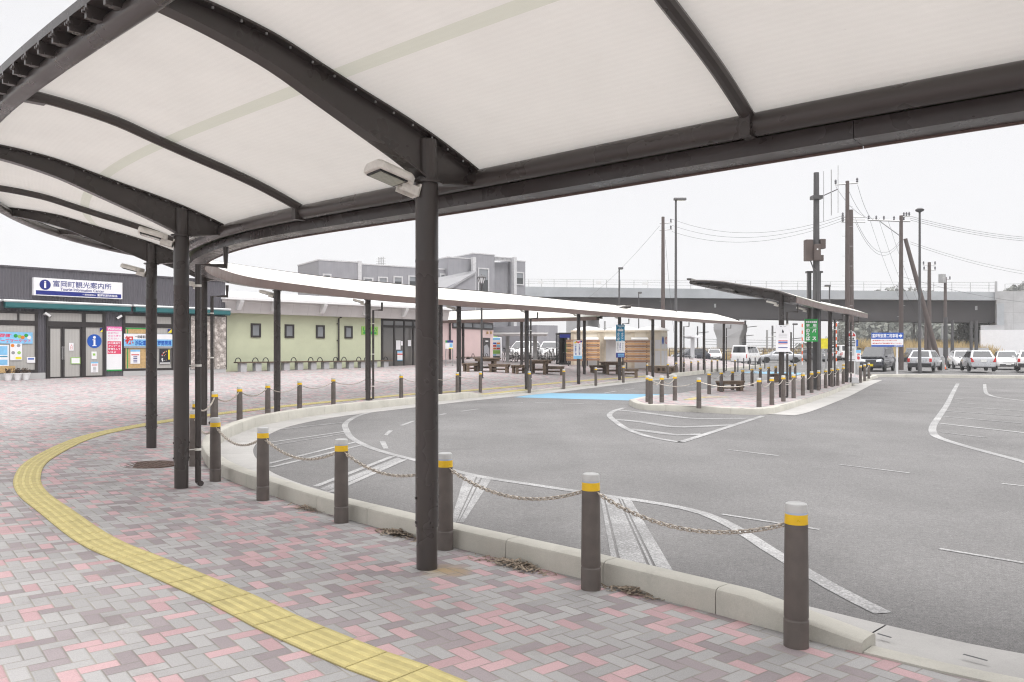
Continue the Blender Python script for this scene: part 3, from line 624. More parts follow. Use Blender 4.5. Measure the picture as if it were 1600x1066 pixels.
    # ribs
    def rib(i, main, nm):
        d = Vector((*T[i], 0)); mb = MB(); ts = [t for t in tops if -.52 <= t]
        def dep(t):
            t = t / tw
            if t <= -.5: return .12
            if t < 0: return .12 + .25 * (t + .5) / .5
            return .36 - .25 * min(1, t / 2.15) ** .75
        A = []
        for t in ts:
            z = zprof(t / tw if t > 0 else t) - .012; dp = dep(t) if main else .085; A.append((t, z, dp))
        if main:
            for (lo, hi, hw) in ((0, .016, .085), (.016, None, .012), (None, 0, .06)):
                secs = []
                for t, z, dp in A:
                    if hi is None: za, zb = z - lo, z - dp
                    elif lo is None: za, zb = z - dp, z - dp - .016
                    else: za, zb = z - lo, z - hi
                    c = Vector(pt(i, t, 0)); secs.append([c + d * s_ * hw + Vector((0, 0, q)) for s_, q in ((-1, za), (1, za), (1, zb), (-1, zb))])
                mb.loft(secs)
            mb.cur = 1
            for t, z, dp in A[::2]:
                for s_ in (-1, 1): mb.tube([Vector(pt(i, t, z - .016)) + d * s_ * .06, Vector(pt(i, t, z - .030)) + d * s_ * .06], .0085, 6)
            mb.cur = 0
            # sleeve round the pillar head and its plate
            c = pt(i, 0, 0); mb.lathe([(.082, 3.06), (.082, 3.40)], 20, c); mb.lathe([(.125, 3.055), (.125, 3.075)], 20, c)
        else:
            mb.tube([pt(i, t, z - .045) for t, z, dp in A], .045, 10); c = Vector(pt(i, A[-1][0] - .12, A[-1][1] - .10)); nn = Vector((*N[i], 0)); rot = Matrix((d, nn, Vector((0, 0, 1)))).transposed()
            mb.cbox(c, .08, .26, .03, rot); mb.cbox(pt(i, -.46, 3.16), .07, .12, .16, rot)
        mb.build(nm, ['bronze', 'steel'], root, smooth=not main, world=True)
    P = {}
    for k in piles: rib(fi(k), True, 'rib')
    ks = [(a + b) / 2 for a, b in zip(piles, piles[1:])] + [piles[0] - .5, piles[-1] + .5]
    for k in ks:
        if par[0] <= k <= par[-1]: rib(fi(k), False, 'minor_rib')
    for k in (par[0], par[-1]):
        rib(fi(k), False, 'minor_rib')
    for k in piles:
        i = fi(k); x, y = Q[i][:2]; g = zg(x, y); top_ = 3.055 + Q[i][2]
        mb = MB(); mb.lathe([(.083, -.1), (.083, .33), (.0905, .332), (.0905, .60), (.0905, top_ - g - .62), (.0925, top_ - g - .615), (.0925, top_ - g - .60), (.0905, top_ - g - .595), (.0905, top_ - g)], 28, (x, y, g))
        for zz in (.37, .56):
            for q in range(4):
                a = q * math.pi / 2 + .5; dv = Vector((math.cos(a), math.sin(a), 0)); mb.tube([Vector((x, y, g + zz)) + dv * .088, Vector((x, y, g + zz)) + dv * .099], .010, 8)
        mb.build('pillar', 'bronze', root, smooth=True, world=True); P[k + (1 if ext[0] else 0)] = (x, y, g, T[i], N[i], Q[i][2])
    for k in pipes:
        x, y, g, t, n_, dz = P[k]; t = Vector((*t, 0)); n_ = Vector((*n_, 0)); c = Vector((x, y, 0)); s_ = 1 if (c + t).x > c.x else -1
        base = c + t * .02 - n_ * .19
        if name == 'walkway_canopy' and y < 20: base = c - n_ * .20 + t * .0
        zt = 2.72 + dz; g2 = g + .05; go = base - n_ * .34
        mb = MB(); mb.tube([go + Vector((0, 0, 2.97 + dz)), go + Vector((0, 0, zt)), base + Vector((0, 0, zt)), base + Vector((0, 0, g2)), base + t * (-.12) + Vector((0, 0, g2))], .037, 12)
        dp = mb.build('downpipe', 'bronze', root, smooth=False, world=True)
        mb = MB()
        for zz in (.45, 1.5, 2.5):
            mb.lathe([(.042, 0), (.042, .03)], 12, (base.x, base.y, g + zz)); mb.tube([base + Vector((0, 0, g + zz + .015)), c + Vector((0, 0, g + zz + .015))], .008, 6)
        b = mb.build('bracket', 'lamp_body', dp); 
        for v in b.data.vertices: v.co -= root.location
    return root, P

def gp2(px, py): p = pl(px, py); return p.x, p.y
A = [(9.6, .6), (6.6, 1.75), (3.1, 3.4), (-.67, 6.35), (-4.1, 10.0), (-6.26, 14.0), (-6.97, 18.2), gp2(433, 645), gp2(575, 625.5), gp2(688, 617)]
AZ = [.22, .14, .055, 0, .10, .18, .24, .28, .33, .36]
A = [(x, y, z) for (x, y), z in zip(A, AZ)]
can_a, PA = canopy('walkway_canopy', 'long curved walkway canopy of white membrane on brown steel pillars, bending round the asphalt bay', A, [1, 2, 3, 4, 5, 6, 7, 8, 9], pipes=(4, 6, 8), ext=(0, .75))
Bp = [gp2(717, 615), gp2(823, 609), gp2(904, 600), gp2(968, 594), gp2(1020, 589.5)] + [tuple(plk(*p).to_2d()) for p in ((1064, 585), (1100, 581.7), (1131, 579.8))]
def zf_at(x, y, py): return H + (YH - py) / F * y - 2.965
BZ = [.36, .37, .42, .46, .50, .54, .57, .60]
B = [(x, y, z) for (x, y), z in zip(Bp, BZ)]
can_b, PB = canopy('walkway_canopy', 'straight walkway canopy that carries the taxi sign, running past the picnic tables', B, list(range(8)), pipes=(2, 4, 6, 8), ext=(.6, 1.6))
C0 = [isl(*p) for p in ((1221, 622), (1264.5, 611), (1297, 604))]; C0 = [(p.x, p.y) for p in C0]; C0.append((2 * C0[2][0] - C0[1][0] + .1, 2 * C0[2][1] - C0[1][1] + .3))
C = [(x, y, .32 + .02 * i) for i, (x, y) in enumerate(C0)]
can_c, PC = canopy('island_canopy', 'short white roofed canopy standing on the bus island behind the yellow capped bollards', C, [0, 1, 2, 3], ext=(.55, 2.6), tw=1.38, foff=.28, pipes=(1, 3, 4), zg=lambda x, y: RZ(y) + IS + .08, tint='fascia')
# side canopy that branches off to the station building
E0 = [Vector(((px - CX) / F * y_, y_, 0)) for px, y_ in ((723.6, 52), (815, 49), (913, 45.5))]
EZ = [(H + (YH - py) / F * p.y) - 2.965 for p, py in zip(E0, (506, 504.5, 503))]
E = [(p.x, p.y, z) for p, z in zip(E0, EZ)]
can_e, PE = canopy('side_canopy', 'low white roofed canopy branching off behind the picnic tables towards the pink station wall', E, [0, 1, 2], ext=(5, 1.6))

# ---------------------------------------------------------------- floodlights on the pillars
def make_flood():
    t = thing('floodlight', 'x', 'floodlight')
    mb = MB(); mb.loft([[(x, y * wd, z) for y, z in ((-1, -.01), (1, -.01), (1, .035), (.8, .06), (-.8, .06), (-1, .035))] for x, wd in ((.17, .09), (.22, .14), (.47, .15), (.505, .12))]); mb.build('housing', 'lamp_body', t, bevel=.008)
    MB().box(.235, .475, -.115, .115, -.022, -.0105).build('lens_frame', 'black', t)
    MB().box(.25, .46, -.10, .10, -.026, -.0225).build('lens', 'lens', t)
    mb = MB(); mb.box(.085, .24, -.055, -.045, -.07, .0); mb.box(.085, .24, .045, .055, -.07, .0); mb.box(.085, .10, -.055, .055, -.07, .03); mb.lathe([(.018, -.06), (.018, .06)], 10, (0, 0, 0)); 
    for i in range(len(mb.v) - 20, len(mb.v)): x, y, z = mb.v[i]; mb.v[i] = (.2 + x, z, -.03 + y)
    mb.build('bracket', 'lamp_body', t)
    return t
fl0 = make_flood(); first = [True]
def flood(P, k, zz, label, rot=0, fl=1):
    x, y, g, t, n_, dz = P[k]; a = math.atan2(n_[1], n_[0]) + rot; loc = (x, y, zz)
    if first[0]: fl0.location = loc; fl0.rotation_euler = (0, R(-15), a); fl0['label'] = label; fl0['group'] = 'floodlights on the canopy pillars'; first[0] = False; return
    o = dup(fl0, loc, a, label); o.rotation_euler = (0, R(-15), a)
flood(PA, 3, 2.985, 'off white floodlight high on the stout pillar nearest the ramped kerb end', R(-12))
flood(PA, 4, 3.06, 'off white floodlight on the pillar with the bent downpipe and manhole cover beside it', R(-14))
flood(PA, 5, 3.06, 'off white floodlight on the pillar in front of the boarded shop window', R(-20))
flood(PA, 6, 3.14, 'small floodlight beside the downpipes in front of the blossom mural', R(-25))
flood(PA, 7, 3.19, 'floodlight on the pillar in front of the two leftmost windows of the green wall', R(0))
flood(PA, 8, 3.25, 'floodlight on the pillar that hides the bright green wall sign', R(20))
flood(PB, 1, 3.28, 'floodlight at the gap where the two walkway roofs meet', R(25))
for k, n_ in ((2, 'floodlight on the pillar between the first two picnic tables'), (3, 'floodlight on the pillar with the white and blue banner'), (4, 'floodlight above the teal taxi sign'), (5, 'floodlight on the pillar beside the cream octagonal booth'), (6, 'floodlight on the third last pillar of the far walkway canopy'), (7, 'floodlight on the second last pillar of the far walkway canopy')):
    flood(PB, k, 3.28 + .05 * k, n_, R(25))
flood(PC, 1, 3.27, 'floodlight on the island pillar with the white notice board', R(0)); flood(PC, 2, 3.3, 'floodlight beside the green bus sign under the island canopy', R(0))

# ---------------------------------------------------------------- bollards and chains
BPROF = [(.0715, -.05), (.0715, .155), (.069, .158), (.067, .165), (.069, .172), (.0705, .176), (.0685, .45), (.0655, .715)]
def make_bollard(n, label):
    o = MB().lathe(BPROF, n).build('bollard', 'bollard', smooth=True); tag(o, label, 'bollard')
    MB().lathe([(.0652, .715), (.0662, .716), (.0642, .772), (.063, .773)], n).build('reflector', 'yellow', o, smooth=True)
    MB().lathe([(.0630, .773), (.0625, .785)], n).build('ring', 'ring', o, smooth=True)
    MB().lathe([(.0632, .785), (.0632, .822), (.060, .831), (.052, .835)], n).build('cap', 'cap', o, smooth=True)
    return o
b_near = make_bollard(28, 'x'); b_far = make_bollard(12, 'x'); used = {'n': False, 'f': False}
NTH = 'first second third fourth fifth sixth seventh eighth ninth tenth eleventh twelfth thirteenth fourteenth fifteenth sixteenth seventeenth eighteenth nineteenth twentieth'.split()
def bollard(p, label, group):
    near = p.y < 18; k = 'n' if near else 'f'; src = b_near if near else b_far
    if not used[k]: used[k] = True; src.location = p; src['label'] = label; src['group'] = group; return src
    return dup(src, p, random.random() * 6, label, group)
def link_mesh():
    """one steel chain link along x, long 46 mm"""
    mb = MB(); pts = []
    for k in range(16):
        a = 2 * math.pi * k / 16; pts.append((math.copysign(.013, math.cos(a)) + .0125 * math.cos(a), .0125 * math.sin(a), 0))
    pts.append(pts[0]); mb.tube(pts, .0050, 6, caps=False); return mb
LK = link_mesh()
def chain(a, b, sag, label, group, links):
    a, b = Vector(a), Vector(b); mb = MB(); n = 24
    d = (b - a).to_2d().normalized(); a = a + Vector((d.x, d.y, 0)) * .066; b = b - Vector((d.x, d.y, 0)) * .066
    pt = lambda t: a.lerp(b, t) - Vector((0, 0, 4 * sag * t * (1 - t)))
    if links:
        ts = [0]; ln = 0; prev = a; fine = 600; cum = [0.0]
        for i in range(1, fine + 1): q = pt(i / fine); cum.append(cum[-1] + (q - prev).length); prev = q
        cnt = int(cum[-1] / .036); j = 0
        for i in range(cnt):
            s_ = (i + .5) * cum[-1] / cnt
            while cum[j] < s_: j += 1
            t = j / fine; c = pt(t); tg = (pt(min(1, t + .01)) - pt(max(0, t - .01))).normalized(); u = tg.cross(Vector((0, 0, 1))).normalized(); v = tg.cross(u)
            if i % 2: u, v = (u + v).normalized(), (v - u).normalized()
            else: u, v = (u - v).normalized(), (u + v).normalized()
            o = len(mb.v)
            for x, y, z in LK.v: mb.v.append(tuple(c + tg * x + u * y + v * z))
            mb.f += [tuple(q + o for q in f) for f in LK.f]; mb.mi += [0] * len(LK.f)
    else: mb.tube([pt(i / n) for i in range(n + 1)], .0105, 6)
    o = mb.build('chain', 'chain', smooth=True); tag(o, label, 'chain', group); return o
row1 = [(1.66, 4.71), (.57, 5.83), (-.58, 7.0), (-1.71, 8.08), (-2.86, 9.26), (-3.90, 10.6), (-4.72, 11.98), (-5.58, 14.25), (-6.16, 16.0), (-6.34, 17.2), (-6.52, 19.3), (-6.36, 21.0), (-5.98, 22.7), (-5.45, 24.6), (-4.77, 26.7), (-3.82, 27.8), (-2.95, 29.2), (-2.08, 30.7), (-1.25, 31.9)]
row1 = [row1[i] for i in range(len(row1)) if i != 8]
def place_row(pts, lab, group, chains, clab, sag=.13, links=False):
    ps = []
    for i, p in enumerate(pts):
        ps.append(p); bollard(p, lab(i), group)
    for i, (a, b) in enumerate(zip(ps, ps[1:])):
        if chains(i): chain(a + Vector((0, 0, .70)), b + Vector((0, 0, .70)), sag, clab(i), group.replace('bollards', 'chains between the bollards'), links and a.y < 20)
ps = [Vector((x, y, GZ(x, y))) for x, y in row1]
place_row(ps, lambda i: f'brown yellow banded bollard, {NTH[i]} along the curved plaza kerb from its ramped end', 'bollards along the curved plaza kerb', lambda i: True,
          lambda i: f'sagging steel chain after the {NTH[i]} bollard from the ramped kerb end of the plaza', .14, True)
opn = [pl(*p) for p in ((827, 612), (881, 606), (931, 601.2), (974, 596.5), (1011, 590.5))]
place_row(opn, lambda i: f'unchained brown bollard in the flush kerb opening, {NTH[i]} from the picnic tables end', 'bollards across the flush kerb opening', lambda i: False, None)
far = [plk(*p) for p in ((1043.5, 589.8), (1056.8, 586), (1068.5, 584), (1080, 583.6), (1091, 582.4), (1101, 581.6), (1112, 580.6), (1121, 579.8))]
place_row(far, lambda i: f'small bollard on the far raised kerb beyond the booth, {NTH[i]} counted from the cream booth', 'bollards along the far plaza kerb', lambda i: i < 5, lambda i: f'thin chain after the {NTH[i]} far kerb bollard from the cream booth')
f2 = [plk(1148.5, 580)]; bollard(f2[0], 'lone brown bollard past the end of the far walkway canopy, by the white van', 'bollards along the far plaza kerb')
front = [isl(*p) for p in ((1186, 636), (1206, 633), (1224, 628), (1240, 623), (1254.5, 619), (1268, 615), (1279, 611.7), (1290, 608), (1300, 605.5), (1309, 603.5), (1317.5, 600.5))]
tip = [isl(*p) for p in ((1012, 628.5), (1016.5, 631.5), (1034, 629), (1054.5, 626))]
back = [isl(*p) for p in ((1108, 616.5), (1127, 613.5), (1144.5, 610.5), (1160.5, 607), (1175, 603.7), (1188, 601), (1201, 599), (1212, 597), (1234.5, 593.5), (1242.5, 591.7))]
corner = isl(1092, 635.5)
place_row([corner] + front, lambda i: f'brown bollard on the bus island front edge, {NTH[i]} from its blunt tip', 'bollards along the island front', lambda i: True, lambda i: f'pale chain on the island front after its {NTH[i]} bollard from the blunt tip')
place_row(tip, lambda i: f'brown bollard at the rounded island tip beside the blue crossing, {NTH[i]} from the road', 'bollards at the island tip', lambda i: i > 0, lambda i: f'pale chain at the island tip after its {NTH[i]} bollard from the road')
chain(tip[1] + Vector((0, 0, .7)), corner + Vector((0, 0, .7)), .14, 'long pale chain across the blunt end of the bus island', 'chains between the bollards at the island tip', False)
place_row(back, lambda i: f'brown bollard on the island rear edge along the inner lane, {NTH[i]} from the tactile paving', 'bollards along the island rear', lambda i: True, lambda i: f'pale chain on the island rear after its {NTH[i]} bollard from the tactile paving')
endb = [isl(*p) for p in ((1344.5, 596.7), (1351, 594), (1357.5, 590.5))]
place_row(endb, lambda i: f'bollard on the island end beyond the bus stop post, {NTH[i]} from the post', 'bollards at the island end', lambda i: i > 0, lambda i: f'short chain at the island end after its {NTH[i]} bollard from the post')
bollard(isl(1318, 592), 'bollard half hidden behind the round topped bus stop sign', 'bollards along the island rear')
# plain dark posts by the far car park
for k, (px, py) in enumerate(((1153, 581), (1162, 579), (1171, 578), (1180, 577.5), (1188, 576.5), (1195, 576), (1125, 573))):
    p = rd(px, py); o = MB().lathe([(.045, -.02), (.045, .95), (.03, .97)], 10).build('post', 'dark_pole', smooth=True, loc=p)
    tag(o, f'slim dark post beside the white van, {NTH[k]} from the far canopy end' if k < 6 else 'slim dark post under the end of the far walkway canopy', 'post', 'slim dark posts by the white van')

# heaps of dead leaves swept against the kerb
for k, (px, py, s_, nm) in enumerate(((620, 836, .26, 'pile of dead leaves at the kerb foot beside the stout pillar'), (803, 884, .30, 'heap of dead pine needles at the kerb foot between two chained bollards'), (478, 797, .20, 'small scatter of dead leaves at the kerb foot behind the pillar'), (985, 928, .2, 'thin leaf litter at the kerb foot past the second bollard'))):
    c = pl(px, py); mb = MB(); rnd = random.Random(k)
    dv = Vector((.72, -.69, 0)); nv = Vector((-.69, -.72, 0))
    for q in range(260 if k < 2 else 90):
        a, b = rnd.gauss(0, 1), rnd.gauss(0, .35); p = c + dv * a * s_ * .55 + nv * abs(b) * s_ * .7 - nv * .05; h = max(0, .045 * (1 - abs(a) / 2)) * rnd.random()
        ang = rnd.random() * 6.3; l = rnd.uniform(.015, .05); u = Vector((math.cos(ang), math.sin(ang), rnd.uniform(-.3, .3))) * l; v = Vector((-math.sin(ang), math.cos(ang), rnd.uniform(-.4, .4))) * rnd.uniform(.002, .008)
        p.z += h + .006; mb.quad(p - u - v, p + u - v, p + u + v, p - u + v)
    tag(mb.build('leaves', 'leaf'), nm, 'dead leaves', kind='stuff')

# ---------------------------------------------------------------- facades
class Fac:
    """vertical plane through A along u; local x along it, local -y out of it, z up"""
    def __init__(s, A, ang): s.A = A; s.u = (math.cos(ang), math.sin(ang)); s.rz = ang
    def s(s_, px):
        a = (px - CX) / F; return (a * s_.A[1] - s_.A[0]) / (s_.u[0] - a * s_.u[1])
    def D(s_, px): return s_.A[1] + s_.s(px) * s_.u[1]
    def z(s_, px, py): return H + (YH - py) / F * s_.D(px)
    def rect(s_, x0, x1, y0, y1):
        """pixel box (top y0, bottom y1, read at its middle column) to local x and z"""
        m = (x0 + x1) / 2; return s_.s(x0), s_.s(x1), s_.z(m, y1), s_.z(m, y0)
    def root(s_, name, label, cat, group=None, x=0, y=0, z=0):
        return thing(name, label, cat, (s_.A[0] + s_.u[0] * x - s_.u[1] * y, s_.A[1] + s_.u[1] * x + s_.u[0] * y, z), s_.rz, group)
def framed(r, parent, name='window', fw=.06, gl='curtain_glass', mull=(), trans=(), dep=.06, fm='frame', pane='pane'):
    """window: frame mesh with glass pane children; r = local (x0,x1,z0,z1), proud of y=0"""
    x0, x1, z0, z1 = r; mb = MB(); y0, y1 = -dep, -.004
    mb.box(x0, x0 + fw, y0, y1, z0, z1); mb.box(x1 - fw, x1, y0, y1, z0, z1); mb.box(x0 + fw, x1 - fw, y0, y1, z0, z0 + fw); mb.box(x0 + fw, x1 - fw, y0, y1, z1 - fw, z1)
    for m_ in mull: mb.box(m_ - fw / 2, m_ + fw / 2, y0 + .003, y1, z0 + fw, z1 - fw)
    for t_ in trans: mb.box(x0 + fw, x1 - fw, y0 + .006, y1, t_ - fw * .9, t_ + fw * .9)
    f = mb.build(name, fm, parent); MB().box(x0 + fw, x1 - fw, -.03, -.008, z0 + fw, z1 - fw).build(pane, gl, f); return f

FI = Fac((-18.73, 33.0), math.atan2(.75, .66))
gi = .5
sI0, sI1 = -14.0, FI.s(352); zt = FI.z(100, 423.5)
inf = FI.root('information_centre', 'dark ribbed single storey information centre with teal awning and blue lettered sign', 'building')
MB().box(sI0, sI1, 0, 9, gi - .4, zt).build('wall', 'clad', inf)
mb = MB(); mb.box(sI0 - .05, sI1 + .04, -.04, 9.04, zt, zt + .07); mb.build('roof_edge', 'clad_trim', inf)
zp = FI.z(200, 576.5)
MB().box(FI.s(192), sI1 + .01, -.05, -.003, gi - .3, FI.z(270, 574.5)).build('plinth', 'plinth', inf); MB().box(sI0, FI.s(70.5), -.05, -.003, gi - .3, FI.z(40, 583)).build('plinth', 'plinth', inf)
zl = FI.z(100, 486)
def IW(x0, x1, y0, y1): return FI.rect(x0, x1, y0, y1)
# first window bay
r = (FI.s(-60), FI.s(58.5), FI.z(0, 583), FI.z(40, 486)); zt1 = FI.z(40, 505)
f = framed(r, inf, mull=(), trans=(zt1,), fw=.11); mb = MB(); mb.box(FI.s(26.5), FI.s(29.5), -.07, -.004, zt1 + .1, r[3] - .1); mb.build('mullion', 'frame', f)
# entrance
r = (FI.s(71.5), FI.s(163.5), FI.z(75, 594.5), FI.z(100, 487)); gnd = FI.z(100, 594)
ent = MB(); x0, x1 = r[0], r[1]
sd_ = FI.s(130.5); zd = FI.z(105, 511); zd2 = FI.z(105, 505)
for a, b in ((x0, x0 + .07), (sd_ - .09, sd_ + .06), (x1 - .11, x1)): ent.box(a, b, -.09, -.004, gi - .05, zl)
ent.box(x0 + .07, sd_ - .09, -.087, -.004, zd, zd2 + .06); ent.box(sd_ + .06, x1 - .11, -.087, -.004, zd, zd2 + .06); ent.box(x0 + .07, sd_ - .09, -.087, -.004, zl - .09, zl); ent.box(sd_ + .06, x1 - .11, -.087, -.004, zl - .09, zl); ent.box(sd_ + .06, x1 - .11, -.087, -.004, gi - .05, gi + .17)
e = ent.build('entrance_frame', 'frame', inf)
MB().box(x0 + .07, sd_ - .09, -.05, -.008, zd2 + .06, zl - .09).build('transom_pane', 'curtain_glass', e); MB().box(sd_ + .06, x1 - .11, -.05, -.008, zd2 + .06, zl - .09).build('transom_pane', 'curtain_glass', e)
MB().box(sd_ + .06, x1 - .11, -.05, -.008, gi + .17, zd).build('pane', 'curtain_glass', e)
mid = FI.s(97)
for a, b in ((x0 + .075, mid - .004), (mid + .004, sd_ - .095)):
    mb = MB(); fw = .075; z0 = gi + .02
    mb.box(a, a + fw, -.06, -.01, z0, zd - .004); mb.box(b - fw, b, -.06, -.01, z0, zd - .004); mb.box(a + fw, b - fw, -.06, -.01, z0, z0 + .13); mb.box(a + fw, b - fw, -.06, -.01, zd - .08, zd - .004)
    d = mb.build('door', 'frame', inf); MB().box(a + fw, b - fw, -.045, -.02, z0 + .13, zd - .08).build('pane', 'curtain_glass', d)
    hx = (b - .03) if a < mid - .3 else (a + .03); h = MB(); h.tube([(hx, -.11, gi + .85), (hx, -.11, gi + 1.4)], .013, 8); h.tube([(hx, -.11, gi + .9), (hx, -.05, gi + .9)], .009, 6); h.tube([(hx, -.11, gi + 1.35), (hx, -.05, gi + 1.35)], .009, 6); h.build('handle', 'steel', d)
# second bay
r = (FI.s(191.5), FI.s(270.5), FI.z(230, 579), FI.z(230, 491)); zt2 = FI.z(230, 509)
f = framed(r, inf, mull=(), trans=(zt2,), fw=.10); mb = MB(); mb.box(FI.s(228), FI.s(233), -.065, -.004, r[2] + .1, r[3] - .1); mb.build('mullion', 'frame', f)
# blossom mural
r = (FI.s(296), FI.s(353.5), FI.z(325, 578), FI.z(325, 493))
mu = FI.root('blossom_mural', 'tall framed photo mural of pale blossom beside the green wall', 'mural', x=r[0]); w_ = r[1] - r[0]
MB().box(0, w_, -.05, -.003, r[2], r[3]).build('frame', 'frame', mu)
for k in range(3): MB().box(.05 + k * (w_ - .08) / 3, .04 + (k + 1) * (w_ - .08) / 3 - .01, -.058, -.052, r[2] + .04, r[3] - .04).build('photo_panel', 'mural', mu)
# awning cassette with rolled teal cloth
aw = FI.root('awning', 'long retracted teal awning in a white cassette above the shop windows', 'awning')
za = FI.z(110, 476)
for a, b in ((FI.s(-60), FI.s(-2)), (FI.s(2), FI.s(201)), (FI.s(205), FI.s(356))):
    MB().loft([[(x, y, z) for y, z in ((-.02, za + .11), (-.02, za + .03), (-.30, za + .012), (-.32, za + .05), (-.28, za + .09))] for x in (a, b)]).build('cassette', 'white', aw)
    MB().loft([[(x, y, z) for y, z in ((-.06, za + .01), (-.06, za - .20), (-.27, za - .24), (-.34, za - .19), (-.345, za + .008))] for x in (a + .05, b - .05)]).build('rolled_cloth', 'awning', aw)
    MB().box(a, b, -.355, -.3465, za - .012, za + .006).build('front_bar', 'steel', aw)
# main sign
r = FI.rect(49.5, 188, 438.2, 464.8); sg = FI.root('shop_sign', 'long white and navy sign lettered tourist information center above the awning', 'sign', x=r[0], z=0)
W = r[1] - r[0]; z0, z1 = r[2], r[3]; hh = z1 - z0
MB().box(0, W, -.22, -.02, z0, z1).build('sign_box', 'sign_white', sg, bevel=.01); y = -.2215
panel(.08, W - .06, z0 + .05 * hh, z0 + .285 * hh, y, 'navy', sg, 'band'); 
MB().disc((.12 * W, y - .004, z0 + .62 * hh), .29 * hh, 32).build('roundel', 'navy', sg)
lettering('i', .108 * W, .132 * W, z0 + .43 * hh, z0 + .83 * hh, y - .011, 'sign_white', sg, bold=.03)
lettering('富岡町観光案内所', .205 * W, .865 * W, z0 + .54 * hh, z0 + .90 * hh, y - .003, 'navy', sg, bold=.006)
lettering('Tourist Information Center', .285 * W, .78 * W, z0 + .33 * hh, z0 + .50 * hh, y - .003, 'navy', sg, bold=.015)
lettering('一般社団法人', .53 * W, .685 * W, z0 + .11 * hh, z0 + .215 * hh, y - .007, 'sign_white', sg); lettering('富岡町観光協会', .70 * W, .94 * W, z0 + .09 * hh, z0 + .24 * hh, y - .007, 'sign_white', sg, bold=.02)
# things in the windows
def poster(px, label, cat='poster', m='sign_white', name='poster', y=-.062):
    r = FI.rect(*px); t = FI.root(name, label, cat, x=r[0]); W = r[1] - r[0]
    panel(0, W, r[2], r[3], y, m, t, 'sheet', .006); return t, W, r[2], r[3] - r[2], y - .0075
t, W, z, h, y = poster((-30, 50, 519, 537), 'pale blue banner for a farmers market with vegetable pictures in the window', 'banner', 'sky_blue', 'window_banner')
lettering('富岡町', .22 * W, .58 * W, z + .52 * h, z + .88 * h, y, 'crimson', t, bold=.03); lettering('ファーマーズマーケット', .02 * W, .97 * W, z + .1 * h, z + .42 * h, y, 'crimson', t, bold=.03)
for k, (a, b, m_) in enumerate(((.66, .68, 'green_ink'), (.74, .62, 'lime'), (.80, .55, 'orange'), (.87, .72, 'green_ink'), (.93, .55, 'white'))): MB().disc((a * W, y + .003, z + b * h), .16 * h, 14).build('picture', m_, t)
t, W, z, h, y = poster((-6, 13, 539, 572), 'white and teal notice sheet beside the market banner'); panel(.05, W - .05, z + .52 * h, z + .94 * h, y + .002, 'sky_blue', t, 'picture'); panel(.05, W - .05, z + .42 * h, z + .47 * h, y + .002, 'teal_ink', t, 'band'); panel(.05, W - .05, z + .05 * h, z + .3 * h, y + .002, 'sky_blue', t, 'band')
t, W, z, h, y = poster((15, 33.5, 537, 563), 'white event sheet with lime spots under the market banner'); [MB().disc((a * W, y + .003, z + b * h), .1 * h, 12).build('picture', m_, t) for a, b, m_ in ((.2, .88, 'orange'), (.7, .88, 'grey_ink'), (.25, .45, 'grey_ink'), (.75, .45, 'lime'))]; panel(.45 * W, .95 * W, z + .06 * h, z + .2 * h, y + .002, 'yellow_ink', t, 'band')
t, W, z, h, y = poster((41, 54, 558, 567), 'small white card with blue print low in the shop window'); panel(.04, W - .04, z + .55 * h, z + .8 * h, y + .002, 'blue', t, 'band')
t, W, z, h, y = poster((-10, 23, 572, 583), 'brown cardboard box behind the glass above the flower pots', 'box', 'kraft', 'cardboard_box')
t, W, z, h, y = poster((107, 114, 536, 548), 'narrow white notice with red characters on the glass door', y=-.066); lettering('入口', .2 * W, .8 * W, z + .15 * h, z + .85 * h, y, 'red', t, vertical=True)
t, W, z, h, y = poster((109.5, 124.5, 558.5, 569), 'pale green edged card on the glass door', m='lime', y=-.066); panel(.03, W - .03, z + .03, z + h - .03, y + .002, 'sign_white', t, 'card')
r = FI.rect(136.5, 156.5, 522.5, 544); c = ((r[0] + r[1]) / 2, (r[2] + r[3]) / 2); t = FI.root('information_roundel', 'round blue information symbol on the glass beside the door', 'sign', x=c[0]); rr = (r[3] - r[2]) / 2
MB().disc((0, -.062, c[1]), rr, 36).build('disc', 'blue', t)
MB().disc((0, -.068, c[1] + rr * .55), rr * .2, 20).build('symbol', 'sign_white', t); mb = MB(); mb.box(-.13 * rr, .13 * rr, -.072, -.068, c[1] - rr * .7, c[1] + rr * .25); mb.box(-.27 * rr, -.13 * rr, -.072, -.068, c[1] + rr * .13, c[1] + rr * .25); mb.box(-.28 * rr, -.13 * rr, -.072, -.068, c[1] - rr * .72, c[1] - rr * .6); mb.box(.13 * rr, .28 * rr, -.072, -.068, c[1] - rr * .72, c[1] - rr * .6); mb.build('symbol', 'sign_white', t)
t, W, z, h, y = poster((142, 150, 549.5, 561), 'small white sheet with a lime square below the blue roundel'); panel(.25 * W, .75 * W, z + .45 * h, z + .75 * h, y + .002, 'lime', t, 'picture')
t, W, z, h, y = poster((141, 152.5, 565.5, 582), 'blue topped price sheet below the blue roundel'); panel(0, W, z + .86 * h, z + h, y + .002, 'sky_blue', t, 'band'); panel(.04, W - .04, z + .66 * h, z + .74 * h, y + .002, 'red', t, 'band'); [panel(.3 * W, .7 * W, z + q * h, z + (q + .06) * h, y + .002, 'grey_ink', t, 'band') for q in (.1, .22, .34, .46)]
for px, nm in (((155, 160.5, 513, 519), 'small blue and yellow sticker at the top of the side glass'), ((261, 267, 514.5, 520), 'small blue and yellow sticker in the corner of the boarded window')):
    t, W, z, h, y = poster(px, nm, 'sticker', 'navy', 'sticker'); mb = MB(); mb.add([(0, y, z), (W, y, z), (W, y, z + h)], [(0, 1, 2)]); mb.build('stripe', 'yellow_ink', t)
